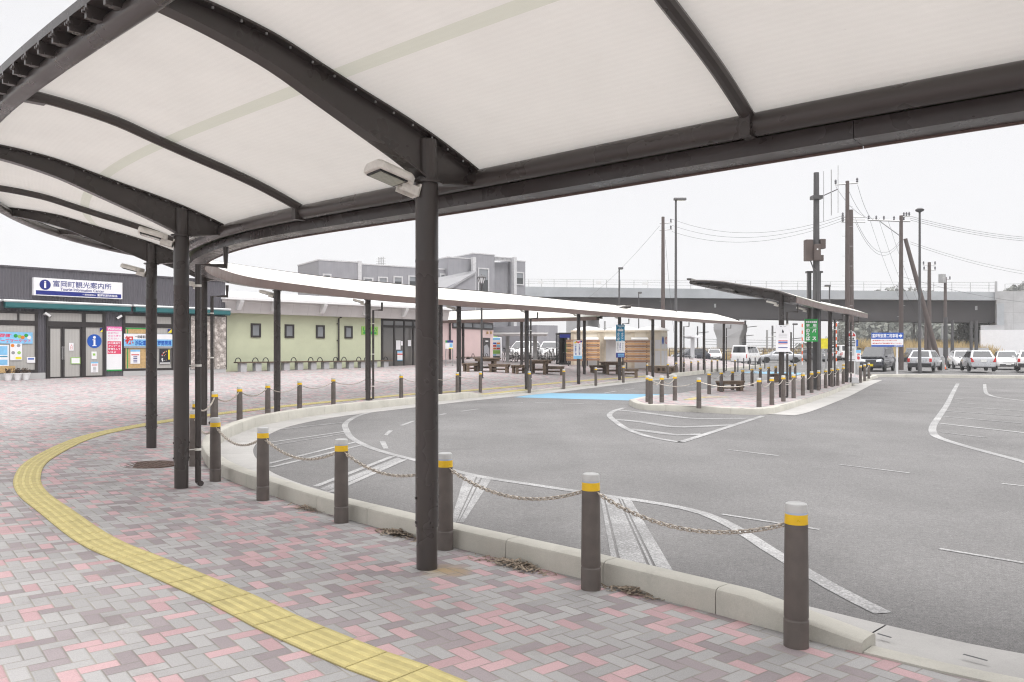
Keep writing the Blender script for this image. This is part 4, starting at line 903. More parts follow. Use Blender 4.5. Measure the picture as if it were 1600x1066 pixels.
# welcome banner
r = FI.rect(166, 190, 510.5, 580); t = FI.root('welcome_banner', 'tall pink topped welcome banner hung between door and boarded window', 'banner', x=r[0]); W = r[1] - r[0]; z0 = r[2]; h = r[3] - r[2]
panel(0, W, z0, r[3], -.02, 'sign_white', t, 'sheet', .015); y = -.037
panel(0, W, z0 + .90 * h, r[3], y + .002, 'pinkink', t, 'head_band'); panel(0, W, z0, z0 + .035 * h, y + .002, 'green_ink', t, 'foot_band'); MB().box(.06 * W, .94 * W, y, y + .004, z0 + .385 * h, z0 + .67 * h).build('red_box', 'crimson', t)
lettering('Welcome', .06 * W, .94 * W, z0 + .915 * h, z0 + .978 * h, y - .006, 'sign_white', t, bold=.03)
for k, s_ in enumerate(('お気軽に', 'お立ち寄り', 'ください')): lettering(s_, .10 * W, (.92 if k == 1 else .78) * W, z0 + (.835 - k * .062) * h, z0 + (.875 - k * .062) * h, y, 'pinkink', t, bold=.02)
for k, s_ in enumerate(('お土産品や', 'グッズ等の', '販売もして', 'いるよ')): lettering(s_, .11 * W, (.6 if k == 3 else .89) * W, z0 + (.606 - k * .066) * h, z0 + (.653 - k * .066) * h, y - .004, 'sign_white', t, bold=.03)
# boarded window: board, green tape, congratulation banner, price sheet, dark poster
r = FI.rect(192.5, 231, 512.5, 577.5); t = FI.root('window_board', 'tan board edged with green tape behind the second shop window', 'board', x=r[0]); W = r[1] - r[0]
panel(0, W, r[2], r[3], -.034, 'kraft', t, 'board', .003); mb = MB(); zz0, zz1 = r[2], r[3]
for a, b, c_, d_ in ((0, W, zz0, zz0 + .05), (0, W, zz1 - .05, zz1), (.14 * W, .18 * W, zz0 + .05, zz1 - .05), (.95 * W, W, zz0 + .05, zz1 - .05)): mb.box(a, b, -.042, -.038, c_, d_)
mb.build('tape', 'green_ink', t)
t, W, z, h, y = poster((192.5, 268, 522, 544), 'wide blue banner with a big red celebration character across the boarded window', 'banner', 'sky_blue', 'celebration_banner', y=-.07)
panel(.0, W, z + .62 * h, z + .99 * h, y + .002, 'sign_white', t, 'upper_band', .002); panel(0, W, z + .0, z + .13 * h, y + .002, 'grey_ink', t, 'road_band', .002)
lettering('祝', .02 * W, .19 * W, z + .25 * h, z + .85 * h, y - .003, 'red', t, bold=.04); lettering('一般県道広野', .22 * W, .52 * W, z + .68 * h, z + .90 * h, y - .003, 'ink', t, bold=.02); lettering('浜街道 広野富岡間開通', .22 * W, .98 * W, z + .18 * h, z + .55 * h, y - .003, 'blue', t, bold=.03)
t, W, z, h, y = poster((203, 218, 546.5, 568.5), 'white price sheet with blue head on the tan board', y=-.05); panel(0, W, z + .86 * h, z + h, y + .002, 'sky_blue', t, 'band'); panel(.04, W - .04, z + .6 * h, z + .67 * h, y + .002, 'red', t, 'band'); [panel(.3 * W, .7 * W, z + q * h, z + (q + .06) * h, y + .002, 'navy', t, 'band') for q in (.1, .22, .34, .46)]
t, W, z, h, y = poster((248, 265.5, 545.5, 569), 'dark festival poster with yellow side text in the window', m='ink'); panel(.78 * W, .92 * W, z + .3 * h, z + .95 * h, y + .002, 'yellow_ink', t, 'side_text'); panel(.02, W - .02, z + .02, z + .1 * h, y + .002, 'white', t, 'foot_band')
rnd = random.Random(3)
for k in range(14): a, b = rnd.uniform(.1, .7), rnd.uniform(.2, .85); MB().disc((a * W, y + .001, z + b * h), rnd.uniform(.03, .07) * W, 8).build('picture', rnd.choice(['orange', 'kraft', 'red', 'white']), t)
# cameras and pots
def sec_cam(px, py, label, flip=1):
    s_ = FI.s(px); z = FI.z(px, py); t = FI.root('security_camera', label, 'security camera', 'security cameras', x=s_, z=z)
    mb = MB(); mb.lathe([(.05, -.05), (.05, .05)], 14); mb.v = [(x, -.03 + zz * .5, yy) for x, yy, zz in mb.v]; mb.tube([(0, -.04, 0), (0, -.14, .02)], .016, 8); mb.build('bracket', 'white', t)
    rot = Matrix.Rotation(R(35) * flip, 3, 'Y'); MB().cbox((.06 * flip, -.17, -.02), .24, .09, .09, rot).build('housing', 'white', t, bevel=.012); MB().cbox((.17 * flip, -.17, -.10), .02, .07, .07, rot).build('lens', 'black', t)
sec_cam(69.5, 491, 'white security camera on the dark pier between window and door'); sec_cam(186, 495, 'white security camera above the welcome banner', -1)
for k, px in enumerate((7.5, 21.5, 35)):
    p = pl(px, 599); p2 = (FI.A[0] + FI.u[0] * (FI.s(px)) + FI.u[1] * .42, FI.A[1] + FI.u[1] * FI.s(px) - FI.u[0] * .42); z = GZ(*p2)
    t = thing('plant_pot', ['white flower pot nearest the picture edge, holding withered brown plants', 'middle white flower pot of three, holding withered brown plants', 'white flower pot nearest the door pier, holding withered brown plants'][k], 'plant pot', (p2[0], p2[1], z), 0, 'white flower pots under the shop window')
    MB().lathe([(.10, 0), (.145, .24), (.165, .245), (.165, .275), (.145, .27), (.14, .23)], 20).build('pot', 'white', t, smooth=True); MB().lathe([(.01, .235), (.139, .235)], 16).build('soil', 'wood_dark', t)
    mb = MB()
    for q in range(60):
        a = rnd.random() * 6.28; rr = rnd.random() * .16; hgt = rnd.uniform(.28, .46); mb.tube([(rr * .4 * math.cos(a), rr * .4 * math.sin(a), .23), (rr * math.cos(a), rr * math.sin(a), hgt)], .004, 4)
        c = Vector((rr * math.cos(a), rr * math.sin(a), hgt)); u = Vector((rnd.uniform(-1, 1), rnd.uniform(-1, 1), rnd.uniform(-1, 1))).normalized() * .03; v = Vector((rnd.uniform(-1, 1), rnd.uniform(-1, 1), rnd.uniform(-1, 1))).normalized() * .02; mb.quad(c - u - v, c + u - v, c + u + v, c - u + v)
    mb.build('withered_plant', 'wood_dark', t)

# ---- green walled wing
FG = Fac((FI.A[0] + FI.u[0] * (sI1 + .1) - FI.u[1] * .6, FI.A[1] + FI.u[1] * (sI1 + .1) + FI.u[0] * .6), math.atan2(.735, .68))
gg = FG.z(480, 576.5); ze = FG.z(480, 493); zf = FG.z(480, 475)
gw = FG.root('green_wing', 'low pale green walled wing with small dark windows and a white flat eave', 'building')
sG1 = FG.s(595); sG2 = FG.s(692)
MB().box(-.2, sG1, 0, 8, gg - .6, ze).build('wall', 'green_wall', gw); MB().box(sG1, sG2, .5, 8, gg - .6, ze).build('wall', 'frame', gw)
MB().loft([[(x, y, z) for y, z in ((0.02, ze - .02), (-.45, ze - .02), (-.62, zf - .10), (-.62, zf - .02), (.02, zf - .02))] for x in (-.25, sG2)]).build('soffit', 'eave', gw)
MB().box(-.3, sG2, -1.02, 8.5, zf - .018, zf + .10).build('eave_edge', 'white', gw); MB().loft([[(x, y, z) for y, z in ((-.9, zf + .102), (3.8, zf + .75), (8.4, zf + .102))] for x in (-.25, sG2)]).build('roof', 'roof_metal', gw)
for px in (363, 417, 493, 560, 620): s_ = FG.s(px); MB().loft([[(x, y, z) for y, z in ((-.98, zf - .02), (-.98, zf - .10), (-.66, ze + .1), (-.44, ze + .1), (-.44, zf - .02))] for x in (s_ - .10, s_ + .10)]).build('eave_bracket', 'white', gw)
for px in ((391.5, 407, 505.5, 527.3), (444.5, 459, 507, 528), (493.3, 506.7, 508.3, 528.7), (538, 550.3, 509.6, 529)): framed(FG.rect(*px), gw, gl='grey_glass', fw=.09)
s_ = FG.s(528); mb = MB(); mb.tube([(s_, -.3, ze - .05), (s_, -.08, ze - .12), (s_, -.08, gg + .1)], .045, 10); [mb.box(s_ - .09, s_ - .04, -.1, -.004, z, z + .05) for z in (gg + .5, gg + 1.5, gg + 2.4)]; mb.build('downpipe', 'bronze', gw)
r = FG.rect(564.5, 590, 510.3, 523.5); t = FG.root('green_sign', 'bright green lettered sign on the pale green wall, half hidden by a pillar', 'sign', x=r[0]); W = r[1] - r[0]
panel(0, W, r[2], r[3], -.004, 'lime', t, 'board', .03); lettering('いこい', .08 * W, .92 * W, r[2] + .35 * (r[3] - r[2]), r[3] - .06, -.04, 'green_ink', t, bold=.03); panel(.1 * W, .9 * W, r[2] + .06, r[2] + .16, -.036, 'green_ink', t, 'band', .003)
# glazed entrance
zc = FG.z(640, 511)
e = MB(); xs = [sG1 + .02, FG.s(604), FG.s(622.5), FG.s(638), FG.s(652), FG.s(668), sG2 - .1]
for x in xs: e.box(x - .05, x + .05, .36, .46, gg - .4, ze)
for x, x2 in zip(xs, xs[1:]):
    for z_ in (gg - .02, zc, ze - .08): e.box(x + .05, x2 - .05, .37, .45, z_ - .05, z_ + .09)
e = e.build('entrance_frame', 'frame', gw)
for x, x2 in zip(xs, xs[1:]):
    MB().box(x + .05, x2 - .05, .40, .42, gg + .07, zc - .05).build('pane', 'shop_glass', e); MB().box(x + .05, x2 - .05, .40, .42, zc + .09, ze - .13).build('transom_pane', 'grey_glass', e)
    if x2 > xs[2] + .1: MB().box(x + .4, x2 - .08, .375, .398, gg + .8, gg + 1.5).build('notice', 'sign_white', e) if x2 > xs[-2] else None
for px, m_, nm in (((624.5, 631.5, 532, 546.5), 'sign_white', 'plain white notice on the dark entrance glass'), ((632, 635, 533, 540), 'sign_white', 'narrow white slip on the dark entrance glass'), ((643, 648, 531.5, 541), 'sign_white', 'white sheet on the inner entrance door')):
    r = FG.rect(*px); t = FG.root('notice', nm, 'notice', x=r[0], y=.34); panel(0, r[1] - r[0], r[2], r[3], 0, m_, t, 'sheet')
r = FG.rect(626.5, 634.5, 548.5, 563.5); t = FG.root('notice', 'blue edged sheet with red band low on the entrance glass', 'notice', x=r[0], y=.34); W = r[1] - r[0]; h = r[3] - r[2]; panel(0, W, r[2], r[3], 0, 'sky_blue', t, 'sheet'); panel(0, W, r[2] + .08 * h, r[2] + .82 * h, -.005, 'sign_white', t, 'card'); panel(0, W, r[2] + .6 * h, r[2] + .72 * h, -.01, 'red', t, 'band')
# long bench with hoops
bn = FG.root('long_bench', 'long low bench with dark seat and grey concrete feet along the green wall', 'bench'); x0, x1 = FG.s(358), FG.s(600)
zs = gg + .42
for k in range(6): a = x0 + (x1 - x0) * k / 6; b = x0 + (x1 - x0) * (k + 1) / 6; MB().box(a + .02, b - .02, -.85, -.40, zs - .06, zs).build('seat', 'wood_dark', bn)
for k in range(12): a = x0 + .35 + (x1 - x0 - .8) * k / 11; MB().loft([[(a + q, y, z) for y, z in ((-.78, gg - .3), (-.78, zs - .065), (-.47, zs - .065), (-.47, gg - .3))] for q in (-.16, .16)]).build('foot', 'conc', bn)
for px in (362, 389, 405, 448.5, 475, 489.5, 514, 527, 550, 562, 592):
    a = FG.s(px); MB().tube([(a + .15 * math.cos(q), -.62, zs + .19 * math.sin(q)) for q in np.linspace(0, math.pi, 13)], .022, 8).build('hoop', 'black', bn, smooth=True)

# ---- pink walled block
pk0 = at(690, 560, 58); pk1 = at(771, 560, 64.5)
FP = Fac((pk0.x, pk0.y), math.atan2(pk1.y - pk0.y, pk1.x - pk0.x)); gp_ = FP.z(730, 566); zq = FP.z(730, 497); sP = FP.s(771)
pk = FP.root('pink_block', 'pale pink walled station block with a high window strip and a dark corner door', 'building')
MB().box(-6, sP, 0, 7, gp_ - 1, zq).build('wall', 'pink_wall', pk); MB().box(-6.2, sP + .3, -.6, 7.4, zq, zq + .25).build('roof', 'roof_metal', pk)
r = FP.rect(706.5, 770, 503, 514.5); f = framed(r, pk, fw=.13, gl='grey_glass', mull=[FP.s(x) for x in (722, 738, 755)])
r = FP.rect(754.5, 765, 528, 564); MB().box(r[0], r[1], -.05, -.004, gp_ - .3, r[3]).build('door', 'frame', pk)
mb = MB(); W = r[1] - r[0]; mb.prism([(r[0] + .1, 0), (r[1] - .1, 0), (r[1] - .15, .9), (r[0] + .55, 1.25), (r[0] + .1, 1.1)], 0, .004); mb.v = [(x, -.055 - z, r[3] - 1.75 + y) for x, y, z in mb.v]; mb.build('door_picture', 'grey_ink', pk)
panel(r[0] + .3, r[1] - .3, r[3] - .31, r[3] - .22, -.052, 'white', pk, 'text_line')
for px in (760.5, 766): s_ = FP.s(px); MB().cbox((s_, -.08, FP.z(px, 520)), .14, .14, .2).build('wall_lamp', 'kraft', pk, bevel=.02)
s_ = FP.s(701.5); mb = MB(); mb.tube([(s_, -.1, zq), (s_, -.1, gp_ - .3)], .07, 8); mb.build('downpipe', 'bronze', pk)
bn = FP.root('long_bench', 'low bench with dark seat and hoops along the pink wall', 'bench'); x0, x1 = FP.s(706), FP.s(752); zs = gp_ + .42
MB().box(x0, x1, -.8, -.35, zs - .07, zs).build('seat', 'wood_dark', bn)
for k in range(4): a = x0 + .4 + (x1 - x0 - .8) * k / 3; MB().box(a - .2, a + .2, -.75, -.4, gp_ - .5, zs - .075).build('foot', 'conc', bn)
for px in (728.5, 743, 750): a = FP.s(px); MB().tube([(a + .18 * math.cos(q), -.6, zs + .22 * math.sin(q)) for q in np.linspace(0, math.pi, 11)], .025, 6).build('hoop', 'black', bn)

# ---- grey station building with the footbridge over the tracks
FS = Fac((at(498, 500, 76).x, 76), math.atan2(.55, .835)); 
st = FS.root('station_building', 'tall grey panelled station building with stair tower and footbridge behind the canopies', 'building')
def blk(p0, p1, ytop, y0, y1, nm='wall', ybot=None):
    r = FS.rect(p0, p1, ytop, 560); MB().box(r[0], r[1], y0, y1, 0 if ybot is None else FS.z((p0 + p1) / 2, ybot), r[3]).build(nm, 'grey_clad', st); return r
def cap(r, y0, y1): MB().box(r[0] - .05, r[1] + .05, y0 - .05, y1 + .05, r[3], r[3] + .12).build('coping', 'grey_trim', st)
r = blk(498, 561, 409, 0, 6); cap(r, 0, 6)
r = blk(561, 707, 415.5, 1.4, 6.2); cap(r, 1.4, 6.2)
r = blk(705.5, 741, 402.8, .8, 7); cap(r, .8, 7); r = blk(742, 775, 397.6, .3, 7); cap(r, .3, 7)
r = blk(775.5, 804, 409, 1.2, 7); r = blk(804.5, 828, 407.5, .9, 7); cap(r, .9, 7)
def swin(px, y, nm='window'):
    a = FS.s(px[0]); r = FS.rect(*px); f = framed((r[0], r[1], r[2], r[3]), st, gl='grey_glass', fw=.14, fm='grey_trim', dep=.1); f.location = (0, y, 0); z = r[2] + (r[3] - r[2]) * .55; MB().box(r[0] + .15, r[1] - .15, -.05, -.031, r[2] + .15, z).build('lower_pane', 'dark_glass', f)
for px in ((504, 517.5, 428, 444), ): swin(px, 0)
for px in ((576, 592, 432, 452), (599.5, 615, 431, 450), (623.5, 638.5, 430, 449), (647, 662, 429, 449), (697, 706, 426, 446)): swin(px, 1.4)
swin((748.5, 766, 418.5, 460), .3); swin((807.5, 825.5, 424, 445), .9)
for px in (561.5, 740.5, 804.2): s_ = FS.s(px); MB().box(s_ - .18, s_ + .18, -.15, .05 if px < 600 else .35, 0, FS.z(px, 408 if px < 700 else 402)).build('downpipe', 'grey_trim', st)
mb = MB(); r = FS.rect(778, 804, 401, 408)
for k in range(14): x = r[0] + (r[1] - r[0]) * k / 13; mb.box(x - .04, x + .04, .5, 1.4, r[3] - .35, r[3] - .05)
mb.box(r[0], r[1], .45, .52, r[3] - .1, r[3]); mb.box(r[0], r[1], .45, .52, r[3] - .45, r[3] - .37); mb.build('louvre', 'grey_trim', st)
# sloping stair hall
a, b = FS.s(668), FS.s(736); zlo, zhi = FS.z(690, 462), FS.z(739, 428.5)
MB().loft([[(a, y, 2), (b, y, 2), (b, y, zhi), (a, y, zlo)] for y in (-.9, .75)]).build('stair_hall', 'grey_clad', st); q4 = [(FS.s(668), -1.1, FS.z(668, 470)), (FS.s(737), -1.1, FS.z(738, 428)), (FS.s(738), .78, FS.z(738, 426.5)), (FS.s(668), .78, FS.z(690, 436) - .4)]
MB().add(q4 + [(x, y, z + .22) for x, y, z in q4], [(3, 2, 1, 0), (4, 5, 6, 7), (0, 1, 5, 4), (1, 2, 6, 5), (2, 3, 7, 6), (3, 0, 4, 7)]).build('stair_roof', 'stair_metal', st)
r = FS.rect(771.5, 803, 507, 566); MB().box(r[0], r[1], -8, 0.2, 0, FS.z(787, 497) - 1.0).build('side_wall', 'grey_clad', st)
# thin aerials on the station roof
for k, (px, y0) in enumerate(((592, 402), (595.5, 401.5), (599, 401.5))):
    p = at(px, 416, 84); q = at(px, y0, 84); mb = MB(); mb.tube([p, q], .05, 6); [mb.tube([p.lerp(q, f) - Vector((.3, 0, 0)), p.lerp(q, f) + Vector((.25, 0, 0))], .025, 4) for f in (.3, .55, .8)]; mb.box(p.x - .2, p.x + .2, p.y - .2, p.y + .2, p.z - 1.2, p.z); tag(mb.build('aerial', 'steel'), f'thin steel aerial mast on the station roof, {NTH[k]} from the wide grey end block', 'aerial', 'aerials on the station roof')

# ---------------------------------------------------------------- picnic sets and benches
def make_table():
    t = thing('picnic_table', 'x', 'picnic table'); mb = MB()
    for k in range(7):
        x = -.60 + k * .2; hw = .62 * math.sqrt(max(.3, 1 - (x / .80) ** 2)); mb.box(x - .095, x + .095, -hw, hw, .66, .73)
    mb.build('tabletop', 'wood', t, bevel=.01)
    for sx in (-1, 1):
        for sy in (-1, 1): MB().box(sx * .36 - .075, sx * .36 + .075, sy * .36 - .075, sy * .36 + .075, -.05, .66).build('leg', 'wood', t)
    MB().box(-.6, .6, -.42, -.34, .54, .655).box(-.6, .6, .34, .42, .54, .655).box(-.285, .285, -.05, .05, .16, .27).build('rail', 'wood', t); return t
def make_bench(w=1.15):
    t = thing('picnic_bench', 'x', 'bench'); mb = MB()
    for k in range(2): mb.box(-w / 2, w / 2, -.2 + k * .205, -.005 + k * .205, .38, .45)
    mb.build('seat', 'wood', t, bevel=.01)
    for sx in (-1, 1):
        for sy in (-1, 1): MB().box(sx * w * .38 - .065, sx * w * .38 + .065, sy * .12 - .06, sy * .12 + .06, -.05, .38).build('leg', 'wood', t)
    MB().box(-w * .38 + .066, w * .38 - .066, -.05, .05, .12, .21).box(-w / 2 + .03, w / 2 - .03, -.19, -.14, .30, .378).box(-w / 2 + .03, w / 2 - .03, .14, .19, .30, .378).build('rail', 'wood', t); return t
tb, bc = make_table(), make_bench()
def pdep(D): return lambda px, py: (lambda p: Vector((p.x, p.y, GZ(p.x, p.y))))(at(px, py, D))
def plc(src, px, py, rz, label, group, f=pl, sc=1):
    p = f(px, py)
    if src['label'] == 'x': o = src; o.location = p; o.rotation_euler = (0, 0, rz); o['label'] = label; o['group'] = group
    else: o = dup(src, p, rz, label, group)
    o.scale = (sc,) * 3; return o
for px, py, rz, nm in ((761, 580.5, .2, 'round topped wooden picnic table in front of the pink wall'), (842, 584, -.2, 'round topped wooden picnic table behind the first two pillars of the taxi canopy'), (957, 577.8, .1, 'round topped wooden picnic table in front of the slatted screens')):
    plc(tb, px, py, rz, nm, 'wooden picnic tables on the plaza', pdep(47) if px > 900 else pl, sc=1.02)
for px, py, rz, nm in ((737, 580.5, .9, 'wooden bench beside the pink wall table, on the information board side'), (780, 582, -.25, 'wooden bench beside the pink wall table, on the vending machine side'), (813, 583.5, .9, 'wooden bench of the middle picnic table, half behind a pillar'), (865, 585.3, -.2, 'wooden bench of the middle picnic table, on the phone box side'), (936, 576.8, .5, 'wooden bench of the slatted screen table, on the white and blue banner side'), (982, 578.5, -.3, 'wooden bench of the slatted screen table, partly behind the taxi sign pillar')):
    plc(bc, px, py, rz, nm, 'wooden benches round the picnic tables', pdep(47.3 if px < 950 else 46.4) if px > 900 else pl, sc=1.0)
for px, py, rz, nm in ((1141, 612, .25, 'small wooden bench by the tactile strip on the bus island'), (1216, 597.5, .8, 'small wooden bench half hidden behind the notice board pillar')): plc(bc, px, py, rz, nm, 'wooden benches on the bus island', isl, .95)

# ---------------------------------------------------------------- signs hung on pillars
def pole_sign(name, label, cat, px, D, th=.03):
    """px = (x0,x1,ytop,ybottom); returns root, width, z0, height; local -y faces the viewer"""
    a = at(px[0], px[3], D); b = at(px[1], px[2], D); t = thing(name, label, cat, (a.x, D, 0)); return t, b.x - a.x, a.z, b.z - a.z
def PD(P, k): return P[k][1] - .16
t, W, z, h = pole_sign('pillar_banner', 'white banner with blue foot and vertical lettering on a canopy pillar', 'sign', (896, 909.5, 532, 561), PD(PB, 3)); panel(0, W, z, z + h, 0, 'sign_white', t, 'board', .03); y = -.032
panel(0, W, z, z + .17 * h, y, 'sky_blue', t, 'foot_band'); [MB().disc((a * W, y, z + b * h), .11 * W, 12).build('mark', m_, t) for a, b, m_ in ((.2, .88, 'yellow_ink'), (.38, .92, 'orange'), (.55, .89, 'red'), (.72, .92, 'pinkink'), (.88, .94, 'navy'))]
lettering('一時乗降場', .16 * W, .36 * W, z + .2 * h, z + .8 * h, y, 'blue', t, vertical=True); lettering('交通広場', .58 * W, .80 * W, z + .2 * h, z + .8 * h, y, 'navy', t, vertical=True)
t, W, z, h = pole_sign('taxi_sign', 'tall teal, white and navy taxi rank sign on a canopy pillar', 'sign', (962.5, 976, 507.5, 559), PD(PB, 4)); panel(0, W, z, z + h, 0, 'sign_white', t, 'board', .03); y = -.032
panel(0, W, z + .50 * h, z + h, y, 'teal_ink', t, 'head_field'); panel(0, W, z, z + .15 * h, y, 'navy', t, 'foot_field'); y2 = y - .006
lettering('TAXI', .12 * W, .88 * W, z + .93 * h, z + .98 * h, y2, 'sign_white', t, bold=.03)
mb = MB(); mb.add([(x * W, y2, z + q * h) for x, q in ((.2, .80), (.8, .80), (.85, .85), (.72, .865), (.64, .905), (.36, .905), (.28, .865), (.15, .85))], [tuple(range(8))]); mb.build('taxi_pictogram', 'sign_white', t)
mb = MB(); mb.add([(x * W, y2 - .004, z + q * h) for x, q in ((.33, .865), (.67, .865), (.61, .893), (.39, .893))], [(0, 1, 2, 3)]); mb.build('pictogram_window', 'teal_ink', t)
lettering('のりば', .14 * W, .42 * W, z + .52 * h, z + .76 * h, y2, 'sign_white', t, vertical=True, bold=.03); lettering('タクシー', .58 * W, .86 * W, z + .52 * h, z + .76 * h, y2, 'sign_white', t, vertical=True, bold=.03)
lettering('富岡町内', .12 * W, .3 * W, z + .19 * h, z + .46 * h, y, 'grey_ink', t, vertical=True); lettering('お願い', .4 * W, .58 * W, z + .22 * h, z + .46 * h, y, 'navy', t, vertical=True, bold=.03); lettering('待合所内', .7 * W, .88 * W, z + .19 * h, z + .46 * h, y, 'grey_ink', t, vertical=True)
for q in (.035, .09): panel(.2 * W, .92 * W, z + q * h, z + (q + .03) * h, y2, 'sky_blue', t, 'text_line')
D1 = PD(PC, 1)
t, W, z, h = pole_sign('notice_board', 'white notice board with small figure and red and blue bands on an island pillar', 'notice board', (1212, 1233.7, 508.3, 550), D1); panel(0, W, z, z + h, 0, 'sign_white', t, 'board', .03, bevel=.006); y = -.032
panel(.17 * W, .83 * W, z + .405 * h, z + .43 * h, y, 'red', t, 'band'); panel(.17 * W, .83 * W, z + .34 * h, z + .385 * h, y, 'blue', t, 'band'); panel(.17 * W, .83 * W, z + .295 * h, z + .315 * h, y, 'red', t, 'band'); panel(.17 * W, .83 * W, z + .15 * h, z + .175 * h, y, 'navy', t, 'band')
panel(.28 * W, .42 * W, z + .935 * h, z + .96 * h, y, 'grey_ink', t, 'text_line'); lettering('バス案内', .46 * W, .74 * W, z + .93 * h, z + .965 * h, y, 'grey_ink', t)
for q in (.66, .60, .55): panel(.2 * W, .8 * W, z + q * h, z + (q + .008) * h, y, 'grey_ink', t, 'text_line')
MB().disc((.48 * W, y, z + .81 * h), .045 * W, 12).build('figure', 'ink', t); MB().add([(x * W, y - .002, z + q * h) for x, q in ((.42, .72), (.58, .72), (.55, .785), (.44, .785))], [(0, 1, 2, 3)]).build('figure', 'ink', t)
t, W, z, h = pole_sign('bus_stand_sign', 'green sign with white lettering for the reserved bus stand under the island canopy', 'sign', (1257, 1277.5, 498.5, 534), PD(PC, 2)); panel(0, W, z, z + h, 0, 'green_ink', t, 'board', .03); y = -.032
panel(.06 * W, .94 * W, z + .595 * h, z + .61 * h, y, 'sign_white', t, 'rule'); [panel((.08 + q * .145) * W, (.20 + q * .145) * W, z + .82 * h, z + .91 * h, y, 'sign_white', t, 'worn_character') for q in range(6)]
lettering('専', .10 * W, .38 * W, z + .64 * h, z + .78 * h, y, 'sign_white', t, bold=.03); lettering('用', .60 * W, .88 * W, z + .64 * h, z + .78 * h, y, 'sign_white', t, bold=.03)
lettering('のりば', .08 * W, .42 * W, z + .05 * h, z + .57 * h, y, 'sign_white', t, vertical=True, bold=.05); lettering('バ', .56 * W, .88 * W, z + .40 * h, z + .57 * h, y, 'sign_white', t, bold=.05); lettering('ス', .56 * W, .88 * W, z + .06 * h, z + .22 * h, y, 'sign_white', t, bold=.05)
# round topped bus stop post
p = isl(1330, 597.5); D = p.y; t = thing('bus_stop_sign', 'round topped white bus stop timetable post with red head on a concrete foot', 'bus stop', p); s_ = D / F
MB().loft([[(x, y, z) for x, y in ((-a, -a * .8), (a, -a * .8), (a, a * .8), (-a, a * .8))] for a, z in ((.30, -.05), (.30, .05), (.25, .24))]).build('base', 'conc', t, bevel=.02)
z0, z1 = at(0, 564.5, D).z - p.z, at(0, 517.5, D).z - p.z; wv = 7.3 * s_; zc = z1 - wv
mb = MB(); pr = [(-wv, z0), (wv, z0), (wv, zc)] + [(wv * math.cos(q), zc + wv * math.sin(q)) for q in np.linspace(.15, math.pi - .15, 12)] + [(-wv, zc)]; mb.prism(pr, -.03, .03); mb.v = [(x, -z, y) for x, y, z in mb.v]; mb.build('board', 'sign_white', t)
mb = MB(); [mb.box(x - .02, x + .02, .031, .07, .2, zc) for x in (-wv * .8, wv * .8)]; mb.build('post', 'white', t)
mb = MB(); pr = [(.88 * wv * math.cos(q), zc - .05 + .88 * wv * math.sin(q)) for q in np.linspace(.12, math.pi - .12, 14)]; mb.add([(x, -.033, z) for x, z in pr], [tuple(range(len(pr)))]); mb.build('head_field', 'red', t); MB().disc((0, -.034, zc + .33 * wv), .33 * wv, 18).build('roundel', 'sign_white', t)
h = zc - z0; lettering('バス停', -.55 * wv, .55 * wv, zc - .05 - .12 * h, zc - .05 - .03 * h, -.034, 'ink', t, bold=.05)
mb = MB(); mb.box(-.8 * wv, .8 * wv, -.036, -.032, zc - .30 * h, zc - .18 * h); mb.build('bus_pictogram', 'ink', t); MB().box(-.7 * wv, .7 * wv, -.040, -.0365, zc - .26 * h, zc - .215 * h).build('pictogram_window', 'sign_white', t)
lettering('富岡駅前', -.78 * wv, .78 * wv, zc - .42 * h, zc - .34 * h, -.034, 'ink', t, bold=.03)
for a, b in ((-.75, -.2), (.05, .6)): MB().box(a * wv, b * wv, -.034, -.0325, z0 + .22 * h, z0 + .50 * h).build('timetable', 'grey_trim', t)
MB().box(-.75 * wv, .75 * wv, -.034, -.0325, z0 + .06 * h, z0 + .08 * h).build('text_line', 'grey_ink', t)
# blue and white car park sign
pv = at(1386, 540, 55); t = thing('car_park_sign', 'large blue and white car park sign with a white arrow on a white post', 'sign', (pv.x, 55, 0)); a, b = at(1361, 542, 55), at(1411, 520, 55); W = b.x - a.x; x0 = a.x - pv.x; z, h = a.z, b.z - a.z
panel(x0, x0 + W, z, z + h, 0, 'sign_white', t, 'board', .04); y = -.042; panel(x0, x0 + W, z + .56 * h, z + h, y, 'blue', t, 'head_field'); panel(x0, x0 + W, z, z + .12 * h, y, 'blue', t, 'foot_band'); y2 = y - .006
lettering('富岡駅前第二駐車場', x0 + .03 * W, x0 + .83 * W, z + .64 * h, z + .93 * h, y2, 'sign_white', t, bold=.02); mb = MB(); mb.add([(x0 + q * W, y2, z + r_ * h) for q, r_ in ((.855, .73), (.91, .73), (.91, .63), (.97, .78), (.91, .93), (.91, .83), (.855, .83))], [tuple(range(7))]); mb.build('arrow', 'sign_white', t)
lettering('●駐車場利用の方はこちらへお願いします', x0 + .04 * W, x0 + .80 * W, z + .40 * h, z + .50 * h, y, 'red', t, bold=.03); lettering('●満車の際は係員の案内に従ってください', x0 + .04 * W, x0 + .95 * W, z + .19 * h, z + .29 * h, y, 'red', t, bold=.03); lettering('富岡町役場', x0 + .72 * W, x0 + .97 * W, z + .02 * h, z + .10 * h, y2, 'sign_white', t)
for q in (.82,): MB().box(x0 + q * W - .05, x0 + q * W + .05, .002, .10, RZ(55) - .1, z + h).build('post', 'white', t)
